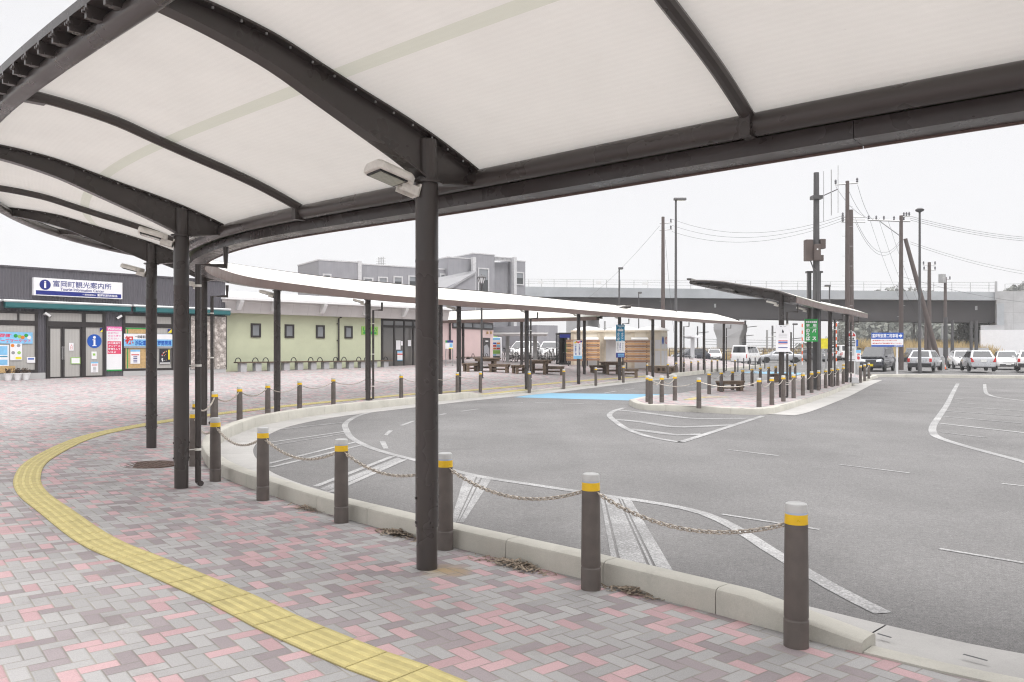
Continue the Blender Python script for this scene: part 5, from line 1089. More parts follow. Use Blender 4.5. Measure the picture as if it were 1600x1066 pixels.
# yellow board, small standing sign, blue plate behind the bus stop
t, W, z, h = pole_sign('yellow_board', 'plain yellow board standing among the parked cars behind the island', 'sign', (1281, 1294, 529, 545), 58); panel(0, W, z, z + h, 0, 'yellow_ink', t, 'board', .05); MB().box(.1, .18, .002, .08, RZ(58), z + h).box(W - .18, W - .1, .002, .08, RZ(58), z + h).build('post', 'steel', t)
t, W, z, h = pole_sign('standing_sign', 'small white standing sign with blue head and red letters beside the dark minivan', 'sign', (1337, 1345, 547, 565), 52); MB().box(0, W, -.02, .02, z, z + h).build('board', 'sign_white', t); panel(0, W, z + .75 * h, z + h, -.021, 'sky_blue', t, 'head_field'); lettering('満車', .2 * W, .8 * W, z + .15 * h, z + .7 * h, -.026, 'red', t, vertical=True, bold=.04)
t, W, z, h = pole_sign('blue_plate', 'small blue plate on a post behind the bus stop head', 'sign', (1337, 1340.5, 531, 541), 54); MB().box(0, W, -.02, .02, z, z + h).build('board', 'blue', t); MB().tube([(W / 2, .06, RZ(54)), (W / 2, .06, z + h)], .035, 8).build('post', 'steel', t)
# information board in front of the pink wall
p = pl(702, 572); t = thing('information_board', 'small framed station information board on two posts in front of the pink wall', 'notice board', p); s_ = p.y / F; z0, z1 = at(0, 545, p.y).z - p.z, at(0, 532, p.y).z - p.z; w_ = 6 * s_
for sx in (-1, 1): MB().tube([(sx * w_ * .9, .05, -.05), (sx * w_ * .9, .05, z1)], .03, 8).build('post', 'steel', t)
MB().box(-w_, w_, -.03, .018, z0, z1).build('board', 'sign_white', t); panel(-w_, w_, z0 + .72 * (z1 - z0), z1, -.031, 'navy', t, 'head_field'); panel(-w_, -w_ * .55, z0 + .72 * (z1 - z0), z1, -.036, 'green_ink', t, 'corner_field'); panel(-w_ * .1, w_, z0, z0 + .1 * (z1 - z0), -.031, 'yellow_ink', t, 'foot_band'); panel(w_ * .1, w_ * .85, z0 + .2 * (z1 - z0), z0 + .65 * (z1 - z0), -.031, 'sky_blue', t, 'picture')
# drinks machine
p = pl(777, 563.5); t = thing('vending_machine', 'white drinks vending machine with lime topper at the pink block corner', 'vending machine', p, -.12); hz = at(0, 527, p.y).z - p.z; w_ = 6.3 * p.y / F
MB().box(-w_, w_, -.35, .35, 0, hz).build('cabinet', 'sign_white', t, bevel=.03); y = -.352; panel(-w_ * .8, w_ * .1, hz + .005, hz + .12, -.2, 'lime', t, 'topper', .08); panel(-w_ * .9, w_ * .9, .88 * hz, .97 * hz, y, 'sky_blue', t, 'head_field')
for k in range(3): panel(-w_ * .88, -w_ * .05, (.70 - k * .11) * hz, (.77 - k * .11) * hz, y, ['blue', 'red', 'orange'][k], t, 'drinks_row'); panel(w_ * .05, w_ * .85, (.70 - k * .11) * hz, (.77 - k * .11) * hz, y, ['orange', 'sky_blue', 'red'][k], t, 'drinks_row')
panel(-w_ * .9, w_ * .88, .29 * hz, .44 * hz, y, 'lime', t, 'display'); panel(-w_ * .9, -w_ * .1, .21 * hz, .27 * hz, y, 'sky_blue', t, 'coin_panel'); panel(-w_ * .88, w_ * .88, .05 * hz, .19 * hz, y, 'black', t, 'dispenser')
# lantern post
p = pl(752.5, 591); t = thing('lantern_post', 'slender dark post with a classic white lantern, rising above the canopy roof', 'street lamp', p); s_ = p.y / F; Z = lambda py: at(0, py, p.y).z - p.z
MB().lathe([(.10, 0), (.10, .04), (.075, .05), (.07, .9), (.05, .95), (.045, Z(447)), (.07, Z(445.5)), (.06, Z(443))], 14).build('post', 'dark_pole', t, smooth=True)
MB().lathe([(3.0 * s_, Z(443)), (6.2 * s_, Z(434.5))], 6).build('lantern', 'sign_white', t); MB().lathe([(7.6 * s_, Z(434.4)), (7.2 * s_, Z(433)), (1.0 * s_, Z(430)), (.3 * s_, Z(428.5))], 6).build('lantern_roof', 'dark_pole', t)
mb = MB(); [mb.tube([(3.1 * s_ * math.cos(a), 3.1 * s_ * math.sin(a), Z(443)), (6.3 * s_ * math.cos(a), 6.3 * s_ * math.sin(a), Z(434.4))], .018, 5) for a in np.arange(6) * math.pi / 3]; mb.build('lantern_frame', 'dark_pole', t)
# phone box
p = pl(880, 569.5); t = thing('phone_box', 'dark framed glass telephone box with a green telephone inside', 'phone box', p, .15); s_ = p.y / F; w_ = 8.3 * s_; hz = at(0, 523, p.y).z - p.z
mb = MB(); [mb.box(x - .04, x + .04, y - .04, y + .04, 0, hz) for x in (-w_, w_, 0.02) for y in (-.5, .5)]; mb.box(-w_ - .05, w_ + .05, -.55, .55, hz, hz + .12); mb.box(-w_ + .041, w_ - .041, -.54, -.46, .0, .12); [mb.box(-w_ + .041, -.021, -.53, -.49, z, z + .04) for z in (.8, 1.5)]; mb.build('frame', 'black', t); MB().box(-w_, w_, .51, .53, 0, hz).build('back_pane', 'dark_glass', t); MB().box(-w_ - .02, -w_ + .01, -.45, .45, .1, hz - .05).build('side_pane', 'dark_glass', t); panel(-w_, w_, hz - .22, hz, -.551, 'navy', t, 'head_band')
MB().box(.15, .55, -.1, .15, .85, 1.4).build('telephone', 'green_ink', t, bevel=.03); MB().box(.05, .7, -.2, .3, .78, .84).build('shelf', 'steel', t)
# ---- cream booth with timber screens
pb = at(893, 572, 54); pe = at(1013, 574, 53.5); FB = Fac((pb.x, pb.y), math.atan2(pe.y - pb.y, pe.x - pb.x)); gb = FB.z(950, 573); zt_ = FB.z(950, 519.5)
bt = FB.root('cream_booth', 'cream panelled public booth with white hooded doors and an octagonal end', 'building'); W = FB.s(1013)
sc_ = FB.D(1013) / F; o8 = [(0, 0), (W, 0), (W + 20 * sc_, 0.3), (W + 33 * sc_, 1.6), (W + 33 * sc_, 3.4), (W + 20 * sc_, 4.6), (0, 4.6)]
MB().prism(o8, gb - .5, zt_).build('wall', 'cream', bt); o9 = [(x * 1.004 - .05, y * 1.03 - .12) for x, y in o8]; MB().prism(o9, zt_, zt_ + .14).build('roof_edge', 'cream_trim', bt)
mb = MB(); cx = W * .45
for c_, r_ in ((W * .22, 1.2), (W * .68, 1.3), (W + 10 * sc_, 1.2)): mb.lathe([(r_, 0), (r_ * .8, .16), (r_ * .4, .28), (.05, .32)], 16, (c_, 2.3, zt_ + .141))
mb.build('roof_dome', 'white', bt, smooth=True)
for x in (0.06, FB.s(936), FB.s(942), FB.s(989), W - .02): MB().box(x - .1, x + .1, -.07, -.004, gb - .3, zt_ - .02).build('pilaster', 'cream_trim', bt)
for x0, x1, yt in ((914, 935, 530), (944, 966, 529), (986, 1012, 530)):
    r = FB.rect(x0, x1, yt, 572); MB().box(r[0] + .12, r[1] - .12, -.06, -.004, gb - .1, r[3] - .12).build('door', 'white', bt); MB().loft([[(x, y, z) for y, z in ((-.02, r[3] + .12), (-.75, r[3] - .02), (-.75, r[3] - .1), (-.02, r[3] + .02))] for x in (r[0], r[1])]).build('door_hood', 'white', bt)
for q, (m_, px, py, nm) in enumerate((('blue', 1042, 537.5, 'symbol'), ('red', 1050, 538.5, 'symbol'))): pass
v0, v1 = Vector((W + 20 * sc_, .3)), Vector((W + 33 * sc_, 1.6)); dv = (v1 - v0).normalized(); nv = Vector((dv.y, -dv.x))
def on8(a0, z0_, a1, z1_, m_, nm, off=.01):
    A_ = v0 + dv * a0 + nv * off; B_ = v0 + dv * a1 + nv * off; MB().quad((A_.x, A_.y, z0_), (B_.x, B_.y, z0_), (B_.x, B_.y, z1_), (A_.x, A_.y, z1_)).build(nm, m_, bt)
ln = (v1 - v0).length
for a0, a1 in ((.06, .47), (.53, .94)):
    for z0_, z1_ in ((gb + .1, gb + 1.05), (gb + 1.2, zt_ - .5)): on8(a0 * ln, z0_, a1 * ln, z1_, 'sign_white', 'panel')
for x0, x1 in ((W + .15, W + 9 * sc_), (W + 10.5 * sc_, W + 19 * sc_)):
    for z0_, z1_ in ((gb + .1, gb + 1.05), (gb + 1.2, zt_ - .5)):
        f0, f1 = (x0 - W) / (20 * sc_) * .3, (x1 - W) / (20 * sc_) * .3; MB().quad((x0, f0 - .012, z0_), (x1, f1 - .012, z0_), (x1, f1 - .012, z1_), (x0, f0 - .012, z1_)).build('panel', 'sign_white', bt)
n_ = 14; c0 = v0 + dv * ln * .27 + nv * .02; zz = gb + 1.75
mb = MB(); mb.add([(c0.x + dv.x * .2 * math.cos(q), c0.y + dv.y * .2 * math.cos(q), zz + .28 * math.sin(q)) for q in np.arange(n_) * 2 * math.pi / n_], [tuple(range(n_))]); mb.build('blue_mark', 'blue', bt)
c0 = v0 + dv * ln * .75 + nv * .02; mb = MB()
for q in np.arange(n_) * 2 * math.pi / n_:
    q2 = q + 2 * math.pi / n_; mb.quad(*[(c0.x + dv.x * rr * math.cos(a), c0.y + dv.y * rr * math.cos(a), zz + rr * 1.2 * math.sin(a)) for rr, a in ((.2, q), (.2, q2), (.14, q2), (.14, q))])
mb.build('red_ring_mark', 'red', bt)
def screen(px0, px1, y0, y1, bulge, label, off):
    r = FB.rect(px0, px1, y0, y1); t = FB.root('slatted_screen', label, 'screen', 'slatted timber screens', x=r[0], y=-off); W_ = r[1] - r[0]; h = (r[3] - r[2]) / 9
    for m_, k0 in (('slat_a', 0), ('slat_b', 1)):
        mb = MB()
        for k in range(k0, 9, 2):
            secs = []
            for q in np.linspace(0, 1, 9):
                b = -bulge * math.sin(math.pi * q); z = r[2] + k * h; secs.append([(q * W_, b, z + .01), (q * W_, b + .04, z + .01), (q * W_, b + .04, z + h - .015), (q * W_, b, z + h - .015)])
            mb.loft(secs)
        mb.build('slats', m_, t)
    for q in (.12, .88): MB().box(q * W_ - .04, q * W_ + .04, .045 - bulge * .3, .12 - bulge * .3, gb - .3, r[3] - .05).build('post', 'dark_pole', t)
screen(886, 914, 531, 564, .5, 'striped brown timber screen in front of the first booth door, next to the phone box', 1.6); screen(915, 937, 531, 563.5, .25, 'striped brown timber screen curving in against the cream booth wall', .7); screen(973, 1013, 532, 566, .2, 'striped brown timber screen beside the taxi sign pillar', 1.4)
p = pl(1035, 582.5); t = thing('wooden_planter', 'low slatted wooden planter box at the foot of the octagonal booth end', 'planter', p, .1); s_ = p.y / F
mb = MB(); mb.box(-20 * s_, -12 * s_, -.6, .6, 0, .42); [mb.box(-12 * s_, 20 * s_, -.62 + q, -.5 + q, z, z + .10) for z in (.02, .32) for q in (0, 1.05)]; [mb.box(x * s_ - .06, x * s_ + .06, -.59, .59, .02, .319) for x in (-6, 1, 8, 15, 19.5)]; mb.build('slatted_box', 'wood', t)

# ---------------------------------------------------------------- vehicles
def make_car(kind, paint, label, front_plate='plate'):
    """front is +x, wheels on z=0"""
    K_ = {'minivan': dict(L=4.3, W=1.7, H=1.82, hood=1.05, belt=1.08, ws=1.75, rf=.85, rr=-1.95, rb=-2.10, nose=2.10),
          'van': dict(L=4.7, W=1.72, H=1.9, hood=1.08, belt=1.12, ws=1.95, rf=1.1, rr=-2.15, rb=-2.28, nose=2.3),
          'wagon': dict(L=4.3, W=1.69, H=1.50, hood=.95, belt=.98, ws=1.20, rf=.45, rr=-1.6, rb=-2.05, nose=2.1),
          'hatch': dict(L=3.9, W=1.70, H=1.50, hood=.94, belt=.96, ws=1.15, rf=.35, rr=-1.25, rb=-1.80, nose=1.9),
          'sedan': dict(L=4.5, W=1.74, H=1.46, hood=.94, belt=.95, ws=1.15, rf=.3, rr=-.95, rb=-1.60, nose=2.2)}[kind]
    t = thing('parked_car', label, 'car'); w_, H_, hood, belt = K_['W'] / 2, K_['H'], K_['hood'], K_['belt']; xf, xb = K_['nose'], K_['nose'] - K_['L']; ws, rf, rr, rb = K_['ws'], K_['rf'], K_['rr'], K_['rb']
    trunk = belt if kind != 'sedan' else belt + .02
    st = [(xf, .62, .80), (xf - .06, .74, .91), (xf - .30, hood - .10, .97), (xf - .7, hood - .03, .99), (ws, belt, 1.0), (0, belt, 1.0), (rb + .1, trunk, 1.0), (xb + .25, trunk - .01, .985), (xb + .06, trunk - .06, .95), (xb, trunk - .22, .88)]
    if rb - xb < .3: st = st[:6] + [(xb + .25, trunk, .995), (xb + .06, trunk, .965), (xb, trunk - .2, .92)]
    secs = []
    for x, tz, k in st:
        b = .24 if abs(x) < abs(xf) - .2 else .30; half = [(w_ * .84 * k, b), (w_ * .97 * k, b + .12), (w_ * k, (b + tz) * .52), (w_ * .985 * k, tz - .14), (w_ * .93 * k, tz - .03), (w_ * .80 * k, tz)]
        secs.append([(x, y, z) for y, z in half] + [(x, -y, z) for y, z in reversed(half)])
    MB().loft(secs).build('body', paint, t, smooth=True, bevel=.02)
    # cabin: painted shell with inset glass
    hb, ht = w_ * .93, w_ * (.80 if kind in ('minivan', 'van') else .70)
    c = {}
    for s in (-1, 1): c[s] = [Vector((ws, s * hb, belt - .04)), Vector((rf, s * ht, H_ - .03)), Vector((rr, s * ht, H_ - .03)), Vector((rb, s * hb, belt - .04))]
    mid = [Vector((rf - .25, 0, H_ + .015)), Vector((rr + .25, 0, H_ + .015))]
    mb = MB(); vs = c[-1] + c[1]; mb.add(vs, [(0, 1, 2, 3), (7, 6, 5, 4), (0, 4, 5, 1), (2, 6, 7, 3)])
    o = len(mb.v); k0 = Vector((0, 0, .035)); mb.add([c[-1][1], c[-1][2], c[1][2], c[1][1], c[-1][1] * .96 + k0, c[-1][2] * .96 + k0 + Vector((0, 0, H_ * .04)), c[1][2] * .96 + k0 + Vector((0, 0, H_ * .04)), c[1][1] * .96 + k0 + Vector((0, 0, H_ * .04))], [(7, 6, 5, 4), (0, 4, 5, 1), (1, 5, 6, 2), (2, 6, 7, 3), (3, 7, 4, 0)]); mb.v[o + 4] = tuple(c[-1][1] * .96 + k0 + Vector((0, 0, H_ * .04)))
    mb.build('cabin', paint, t, bevel=.03)
    def inset(q, u0, u1, v0, v1, off):
        a, b, c_, d = q; f = lambda u, v: a.lerp(d, u).lerp(b.lerp(c_, u), v); n = (d - a).cross(b - a).normalized(); P_ = [f(u0, v0), f(u1, v0), f(u1, v1), f(u0, v1)]; ce = sum(P_, Vector()) / 4
        if n.dot(ce - Vector((0, 0, H_ * .6))) < 0: n = -n
        return [p + n * off for p in P_]
    def win(q, u0, u1, v0, v1, nm='window'): MB().quad(*inset(q, u0, u1, v0, v1, .012)).build(nm, 'car_glass', t)
    win([c[-1][0], c[-1][1], c[1][1], c[1][0]], .05, .95, .10, .93, 'windscreen'); win([c[-1][3], c[-1][2], c[1][2], c[1][3]], .10, .90, .16, .90, 'rear_window')
    n = 3 if kind in ('van', 'minivan', 'wagon') else 2
    for s in (-1, 1):
        q = [c[s][0], c[s][1], c[s][2], c[s][3]]
        for k in range(n): win(q, .10 + k * .82 / n + .012, .10 + (k + 1) * .82 / n - .012, .14, .86)
    fz = .60
    for s in (-1, 1):
        ya, yb, h_ = w_ * .44, w_ * .83, hood - .30
        hv = [(xf + .012, s * ya, h_ - .03), (xf - .03, s * yb, h_), (xf - .13, s * yb, h_ + .20), (xf - .09, s * ya, h_ + .13)]
        MB().add(hv + [(x - .30, y, z) for x, y, z in hv], [(0, 1, 2, 3), (7, 6, 5, 4), (0, 4, 5, 1), (1, 5, 6, 2), (2, 6, 7, 3), (3, 7, 4, 0)]).build('headlight', 'headl', t, bevel=.012)
        if kind == 'sedan': zz = (.62, .80)
        elif kind in ('van',): zz = (.66, 1.05)
        else: zz = (.66, .92)
        if kind in ('hatch',): MB().loft([[(x, s * y, z) for y, z in ((w_ * .66, zz[0] + .02), (w_ * .91, zz[0]), (w_ * .93, zz[1] + .05), (w_ * .86, zz[1] + .07))] for x in (xb - .012, xb + .22)]).build('tail_light', 'tail', t)
        else: MB().box(xb - .012, xb + .10, *sorted((s * w_ * (.74 if kind != 'van' else .84), s * w_ * .935)), *zz).build('tail_light', 'tail', t, bevel=.015)
        MB().box(ws - .30, ws - .16, *sorted((s * (w_ + .02), s * (w_ + .19))), belt - .03, belt + .11).build('mirror', paint, t, bevel=.03)
    dark = kind in ('wagon', 'minivan')
    MB().box(xf - .10, xf + .012, -w_ * .70, w_ * .70, .33, .46).build('lower_grille', 'car_trim', t); MB().loft([[(x, y, z) for x, z in ((xf + .008, .60), (xf - .075, hood - .19), (xf - .2, hood - .19), (xf - .2, .60))] for y in (-w_ * .43, w_ * .43)]).build('grille', 'car_trim', t)
    mb = MB(); mb.box(xb - .025, xb + .12, -w_ * .90, w_ * .90, .28 if dark else .27, .58 if kind == 'wagon' else .36); mb.build('rear_bumper', 'car_trim', t, bevel=.02)
    pz = .68 if kind in ('wagon', 'sedan', 'hatch', 'minivan') else .70
    MB().box(xb - .022, xb - .012 + .02, -.18, .18, pz, pz + .17).build('licence_plate', front_plate, t); MB().box(xf + .0125, xf + .02, -.18, .18, .40, .57).build('licence_plate', front_plate, t)
    wr = .30
    for x in (xf - .80, xb + .72):
        for s in (-1, 1):
            mb = MB(); mb.lathe([(wr * .62, -.09), (wr, -.08), (wr, .08), (wr * .62, .09)], 20); mb.v = [(a, z_, b) for a, b, z_ in mb.v]; wl = mb.build('wheel', 'tyre', t, loc=(x, s * (w_ - .075), wr))
            mb = MB(); mb.lathe([(.02, 0), (wr * .60, .0), (wr * .63, -.012)], 12); mb.v = [(a, s * (.088 + z_), b) for a, b, z_ in mb.v]; mb.build('rim', 'rim', wl)
            mb = MB(); mb.lathe([(wr * 1.16, -.10), (wr * 1.16, .006)], 20); mb.v = [(a, s * z_, b) for a, b, z_ in mb.v]; mb.v = [(a, y, max(b, -.06)) for a, y, b in mb.v]; mb.build('wheel_arch', 'car_trim', t, loc=(x, s * w_, wr))
    return t
cars = {}
def car(kind, paint, px, py, head, label, plate='plate', sc=1):
    """head: direction in degrees the front points to, 0 = +x, 90 = away from the viewer"""
    p = rd(px, py); key = (kind, paint, plate)
    if key not in cars: o = make_car(kind, paint, label, plate); cars[key] = o; o.location = p; o.rotation_euler = (0, 0, R(head)); o['group'] = 'parked cars'
    else: o = dup(cars[key], p, R(head), label, 'parked cars')
    o.scale = (sc,) * 3; return o
LV = .10
car('minivan', 'car_dark', 1371, 580, 233, 'dark navy minivan with a yellow number plate facing the bus island', 'yplate')
c_ = car('wagon', 'car_silver', 1446, 581.5, 53, 'silver estate car seen from behind, cut by the dark lamp post'); c_.location.z += LV
c_ = car('hatch', 'car_white', 1503, 576, 250, 'white hatchback facing the bus bay, tucked behind the silver one')
c_ = car('hatch', 'car_silver', 1527, 582, 71, 'silver hatchback with tall red tail lamps seen from behind'); c_.location.z += LV
c_ = car('wagon', 'car_white', 1572, 577.5, 243, 'white estate car facing the bus bay behind the verge')
c_ = car('wagon', 'car_white', 1608, 582, 60, 'white estate car cut by the picture edge, seen from behind'); c_.location.z += LV
car('wagon', 'car_dark', 1078, 566, 200, 'dark estate car beside the Y shaped shelter post'); car('sedan', 'car_white', 1116, 564, 258, 'white saloon facing the plaza under the end of the far canopy')
car('van', 'car_white', 1166, 570, 57, 'big white van with dark rear window behind the slim posts'); car('wagon', 'car_white', 1199, 561, 150, 'white estate car just behind the big white van')
car('sedan', 'car_silver', 1217, 567, 172, 'silver saloon seen side on behind the notice board'); car('hatch', 'car_white', 1228, 557, 175, 'white hatchback in the second row behind the silver saloon')
car('hatch', 'car_grey', 1266, 565.5, 120, 'grey hatchback behind the green bus sign'); car('wagon', 'car_silver', 1285, 564, 115, 'silver estate car parked under the yellow board'); car('van', 'car_white', 1302, 563, 110, 'white van parked past the yellow board')
car('hatch', 'car_white', 1316, 563, 112, 'white hatchback beside the round topped bus stop'); car('wagon', 'car_dark', 1337, 561, 110, 'dark estate car behind the small standing sign'); car('hatch', 'car_grey', 1393, 561, 130, 'grey hatchback under the blue and white car park sign')
car('sedan', 'car_grey', 1250, 557, 175, 'grey saloon in the far row left of the yellow board'); car('wagon', 'car_white', 1268, 555.5, 170, 'white estate car in the far row behind the grey hatchback'); car('hatch', 'car_silver', 1150, 557, 175, 'silver hatchback in the far row past the bridge pier')
car('hatch', 'car_dark', 1428, 566, 80, 'dark hatchback far off behind the silver estate car'); car('sedan', 'car_dark', 1500, 563, 170, 'dark saloon far off in front of the pale retaining wall')
for px, py, hd, nm in ((820, 568, 250, 'white estate car behind the bicycle racks, nearest the vending machine'), (861, 567, 262, 'white estate car behind the bicycle racks, nearest the phone box')):
    p = at(px, py, 62); p.z = GZ(p.x, p.y) - .15; o = dup(cars[('wagon', 'car_white', 'plate')], p, R(hd), nm, 'parked cars'); o.scale = (1, 1, 1)
# traffic cone
p = rd(1475, 578); p.z += .02; t = thing('traffic_cone', 'orange and white traffic cone at the foot of the leaning pole', 'traffic cone', p)
MB().box(-.22, .22, -.22, .22, 0, .04).build('base', 'black', t); MB().lathe([(.17, .04), (.125, .24)], 16).build('cone', 'cone', t, smooth=True); MB().lathe([(.1245, .24), (.09, .40)], 16).build('white_band', 'white', t, smooth=True); MB().lathe([(.0895, .40), (.03, .66)], 16).build('cone', 'cone', t, smooth=True)
# bicycles
def make_bike():
    t = thing('bicycle', 'x', 'bicycle', group='bicycles in the racks')
    for x in (-.55, .55):
        mb = MB(); mb.tube([(.32 * math.cos(a), 0, .32 * math.sin(a)) for a in np.linspace(0, 2 * math.pi, 19)], .02, 6, caps=False); wl = mb.build('wheel', 'tyre', t, loc=(x, 0, .34)); mb = MB(); [mb.tube([(0, 0, 0), (.31 * math.cos(a), 0, .31 * math.sin(a))], .005, 3) for a in np.arange(10) * math.pi / 5]; mb.build('spokes', 'steel', wl)
    mb = MB(); q = [(-.55, 0, .34), (-.10, 0, .30), (.40, 0, .70), (-.25, 0, .75)]
    for a, b in ((0, 1), (1, 2), (1, 3), (3, 0)): mb.tube([q[a], q[b]], .018, 6)
    mb.tube([(.55, 0, .34), (.38, 0, .95)], .018, 6); mb.tube([(-.25, 0, .75), (-.28, 0, .88)], .014, 6); mb.build('frame', 'steel', t); MB().cbox((-.29, 0, .91), .26, .14, .06).build('saddle', 'black', t, bevel=.02); MB().tube([(.26, -.28, .98), (.38, -.1, 1.0), (.38, .1, 1.0), (.26, .28, .98)], .014, 6).build('handlebar', 'steel', t); mb = MB()
    for z in (.62, .74, .86): mb.box(.48, .76, -.16, .16, z, z + .012)
    for x in np.linspace(.48, .75, 6): mb.box(x, x + .008, -.16, -.15, .62, .87); mb.box(x, x + .008, .15, .16, .62, .87)
    mb.build('basket', 'black', t); return t
bk = make_bike(); spots = [(790, 565), (803, 566), (812, 565.5), (822, 566), (842, 565), (849, 566), (857, 565), (864, 565.5)]
for k, (px, py) in enumerate(spots):
    plc(bk, px, py, R((75, 110, 60, 100, 80, 115, 70, 95)[k]), f'parked bicycle with wire basket, {NTH[k]} in the racks counted from the vending machine', 'bicycles in the racks')
for k, (px, py) in enumerate(((1082, 573), (1091, 574), (1073, 573.5))): p = rd(px, py); dup(bk, p, R((20, 160, 70)[k]), ['bicycle at the foot of the Y shaped shelter post', 'bicycle parked on the van side of the Y shaped shelter post', 'bicycle parked on the lamp side of the Y shaped shelter post'][k], 'bicycles under the Y shelter')
# bicycle shelter and Y shelter
p0 = pl(793, 566); t = thing('bicycle_shelter', 'thin flat white roofed bicycle shelter on grey posts behind the picnic tables', 'shelter', p0); zr = at(0, 525.5, p0.y).z - p0.z; s_ = p0.y / F
MB().loft([[(x, y, z) for y, z in ((-1.4, zr + .12), (0, zr), (1.6, zr + .12), (1.6, zr + .24), (0, zr + .14), (-1.4, zr + .22))] for x in (-22 * s_, 62 * s_)]).build('roof', 'white', t)
for x in (0, 43): MB().box(x * s_ - .13, x * s_ + .13, -.1, .1, -.1, zr).build('post', 'grey_pole', t)
p0 = rd(1082, 571); t = thing('bicycle_shelter', 'white Y shaped cycle shelter beyond the octagonal booth end', 'shelter', p0); zr = at(0, 529, p0.y).z - p0.z; s_ = p0.y / F
MB().box(-.16, .16, -.16, .16, -.1, zr).build('post', 'sign_white', t); MB().loft([[(x * s_, y, zr + z) for x, z in ((-9, .14), (0, 0), (13, .2), (13, .3), (0, .16), (-9, .24))] for y in (-2, 2)]).build('roof', 'sign_white', t)

# ---------------------------------------------------------------- poles, lamps, cables
def road_base(px, py): return rd(px, py)
def street_lamp(px, py, ytop, label, hd, rr=.09, base=rd, hl=.7):
    p = base(px, py); t = thing('street_lamp', label, 'street lamp', p, group='tall street lamps'); z = at(0, ytop, p.y).z - p.z
    MB().lathe([(rr * 1.5, -.1), (rr * 1.5, .5), (rr * 1.25, .55), (rr * .75, z)], 14).build('post', 'dark_pole', t, smooth=True)
    if hd: MB().loft([[(x * hd, y, z + q) for y, q in ((-.16, .0), (.16, .0), (.12, .16), (-.12, .16))] for x in (-.2 * hl, .15 * hl, hl)]).build('lamp_head', 'dark_pole', t, bevel=.03); MB().box(*sorted((.1 * hd * hl, .85 * hd * hl)), -.12, .12, z - .012, z - .002).build('lens', 'lens', t)
    else: MB().lathe([(.06, z - .1), (.26, z), (.30, z + .10), (.16, z + .2)], 18).build('lamp_head', 'dark_pole', t, smooth=True)
    return t
street_lamp(1056, 585, 313, 'tall dark street lamp rising beside the far walkway canopy', 1); street_lamp(1437, 583.5, 330, 'tall dark street lamp with round head in front of the silver estate car', 0)
street_lamp(967.5, 578, 421, 'dark street lamp standing behind the taxi canopy', 1, .07, pdep(62), hl=.3); street_lamp(998, 572, 459, 'small dark lamp in front of the bridge girder', 1, .05, pdep(68), hl=.25)
street_lamp(1296, 574, 448, 'dark lamp post between speaker mast and twin poles', -1, .07, hl=.4); street_lamp(1240, 572, 508, 'short dark lamp beside the notice board', 1, .04, hl=.35); street_lamp(1306, 569, 503, 'slim barrier lamp post beside the twin poles', -1, .05, hl=.4)
def pole(name, px, py, ytop, r0, label, cat='utility pole', m='pole', base=rd, px2=None):
    p = base(px, py); t = thing(name, label, cat, p); top = at(px if px2 is None else px2, ytop, p.y) - p
    MB().tube([(0, 0, -.2), top * .5, top], [r0, r0 * .85, r0 * .68], 16).build('pole', m, t, smooth=True); return t, top
def steps(t, top, r, n):
    mb = MB()
    for k in range(n):
        c = top * (.2 + .72 * k / n); s_ = 1 if k % 2 else -1; mb.tube([c + Vector((0, 0, 0)), c + Vector((s_ * (r + .16), 0, 0))], .012, 5)
    mb.build('step_bolts', 'steel', t)
def arm(t, a, b, w=.05, ins=()):
    a, b = Vector(a), Vector(b); mb = MB(); mb.tube([a, b], w, 6); o = mb.build('cross_arm', 'steel', t); mb = MB()
    for f in ins: c = a.lerp(b, f); MB().lathe([(.05, 0), (.09, .08), (.05, .14), (.09, .2), (.04, .3)], 8, c + Vector((0, 0, w))).build('insulator', 'porcelain', o)
pa, ta = pole('utility_pole', 1036, 574, 339, .2, 'brown utility pole standing behind the far walkway canopy'); steps(pa, ta, .2, 12); arm(pa, ta + Vector((-.3, 0, -.6)), ta + Vector((.8, 0, -.5)), .05, (.9,)); arm(pa, ta + Vector((-.3, 0, -1.2)), ta + Vector((.8, 0, -1.1)), .05, (.9,))
pm, tm = pole('speaker_mast', 1275.5, 610, 270, .155, 'tall brown mast with loudspeaker boxes and three whip aerials on the bus island', 'mast', 'dark_pole', isl); s_ = pm.location.y / F
MB().box(-18 * s_, -7 * s_, -.16, .16, tm.z - 138 * s_, tm.z - 105 * s_).build('speaker_box', 'pole', pm, bevel=.02); MB().box(4.5 * s_, 13 * s_, -.14, .14, tm.z - 119 * s_, tm.z - 104 * s_).build('speaker_box', 'pole', pm, bevel=.02); MB().box(-7 * s_ + .003, 3 * s_, -.30, -.08, tm.z - 138 * s_, tm.z - 113 * s_).build('control_box', 'pole', pm, bevel=.015); MB().box(4 * s_, 10 * s_, -.12, .12, tm.z - 138 * s_, tm.z - 129 * s_).build('control_box', 'pole', pm, bevel=.015); MB().disc((-2.5 * s_, -.303, tm.z - 121 * s_), .035, 14).build('badge', 'white', pm)
MB().tube([(4 * s_, 0, tm.z - 39 * s_), (33 * s_, 0, tm.z - 26 * s_)], .022, 6).build('aerial_arm', 'dark_pole', pm); mb = MB()
for x, a, b in ((11, 2, -76), (23, 4.5, -67), (33.5, 11, -63)): mb.tube([(x * s_, -.03, tm.z + a * s_), (x * s_, -.03, tm.z + b * s_)], .013 if x != 23 else .02, 6)
mb.build('whip_aerial', 'steel', pm); MB().tube([(-9 * s_, 0, tm.z - 138 * s_), (-6 * s_, -.1, tm.z - 150 * s_), (-1 * s_, -.17, tm.z - 155 * s_), (-1 * s_, -.17, tm.z - 330 * s_)], .025, 8).build('conduit', 'dark_pole', pm); MB().cbox((0, 0, tm.z - 39 * s_), .4, .36, .14).build('clamp', 'dark_pole', pm)
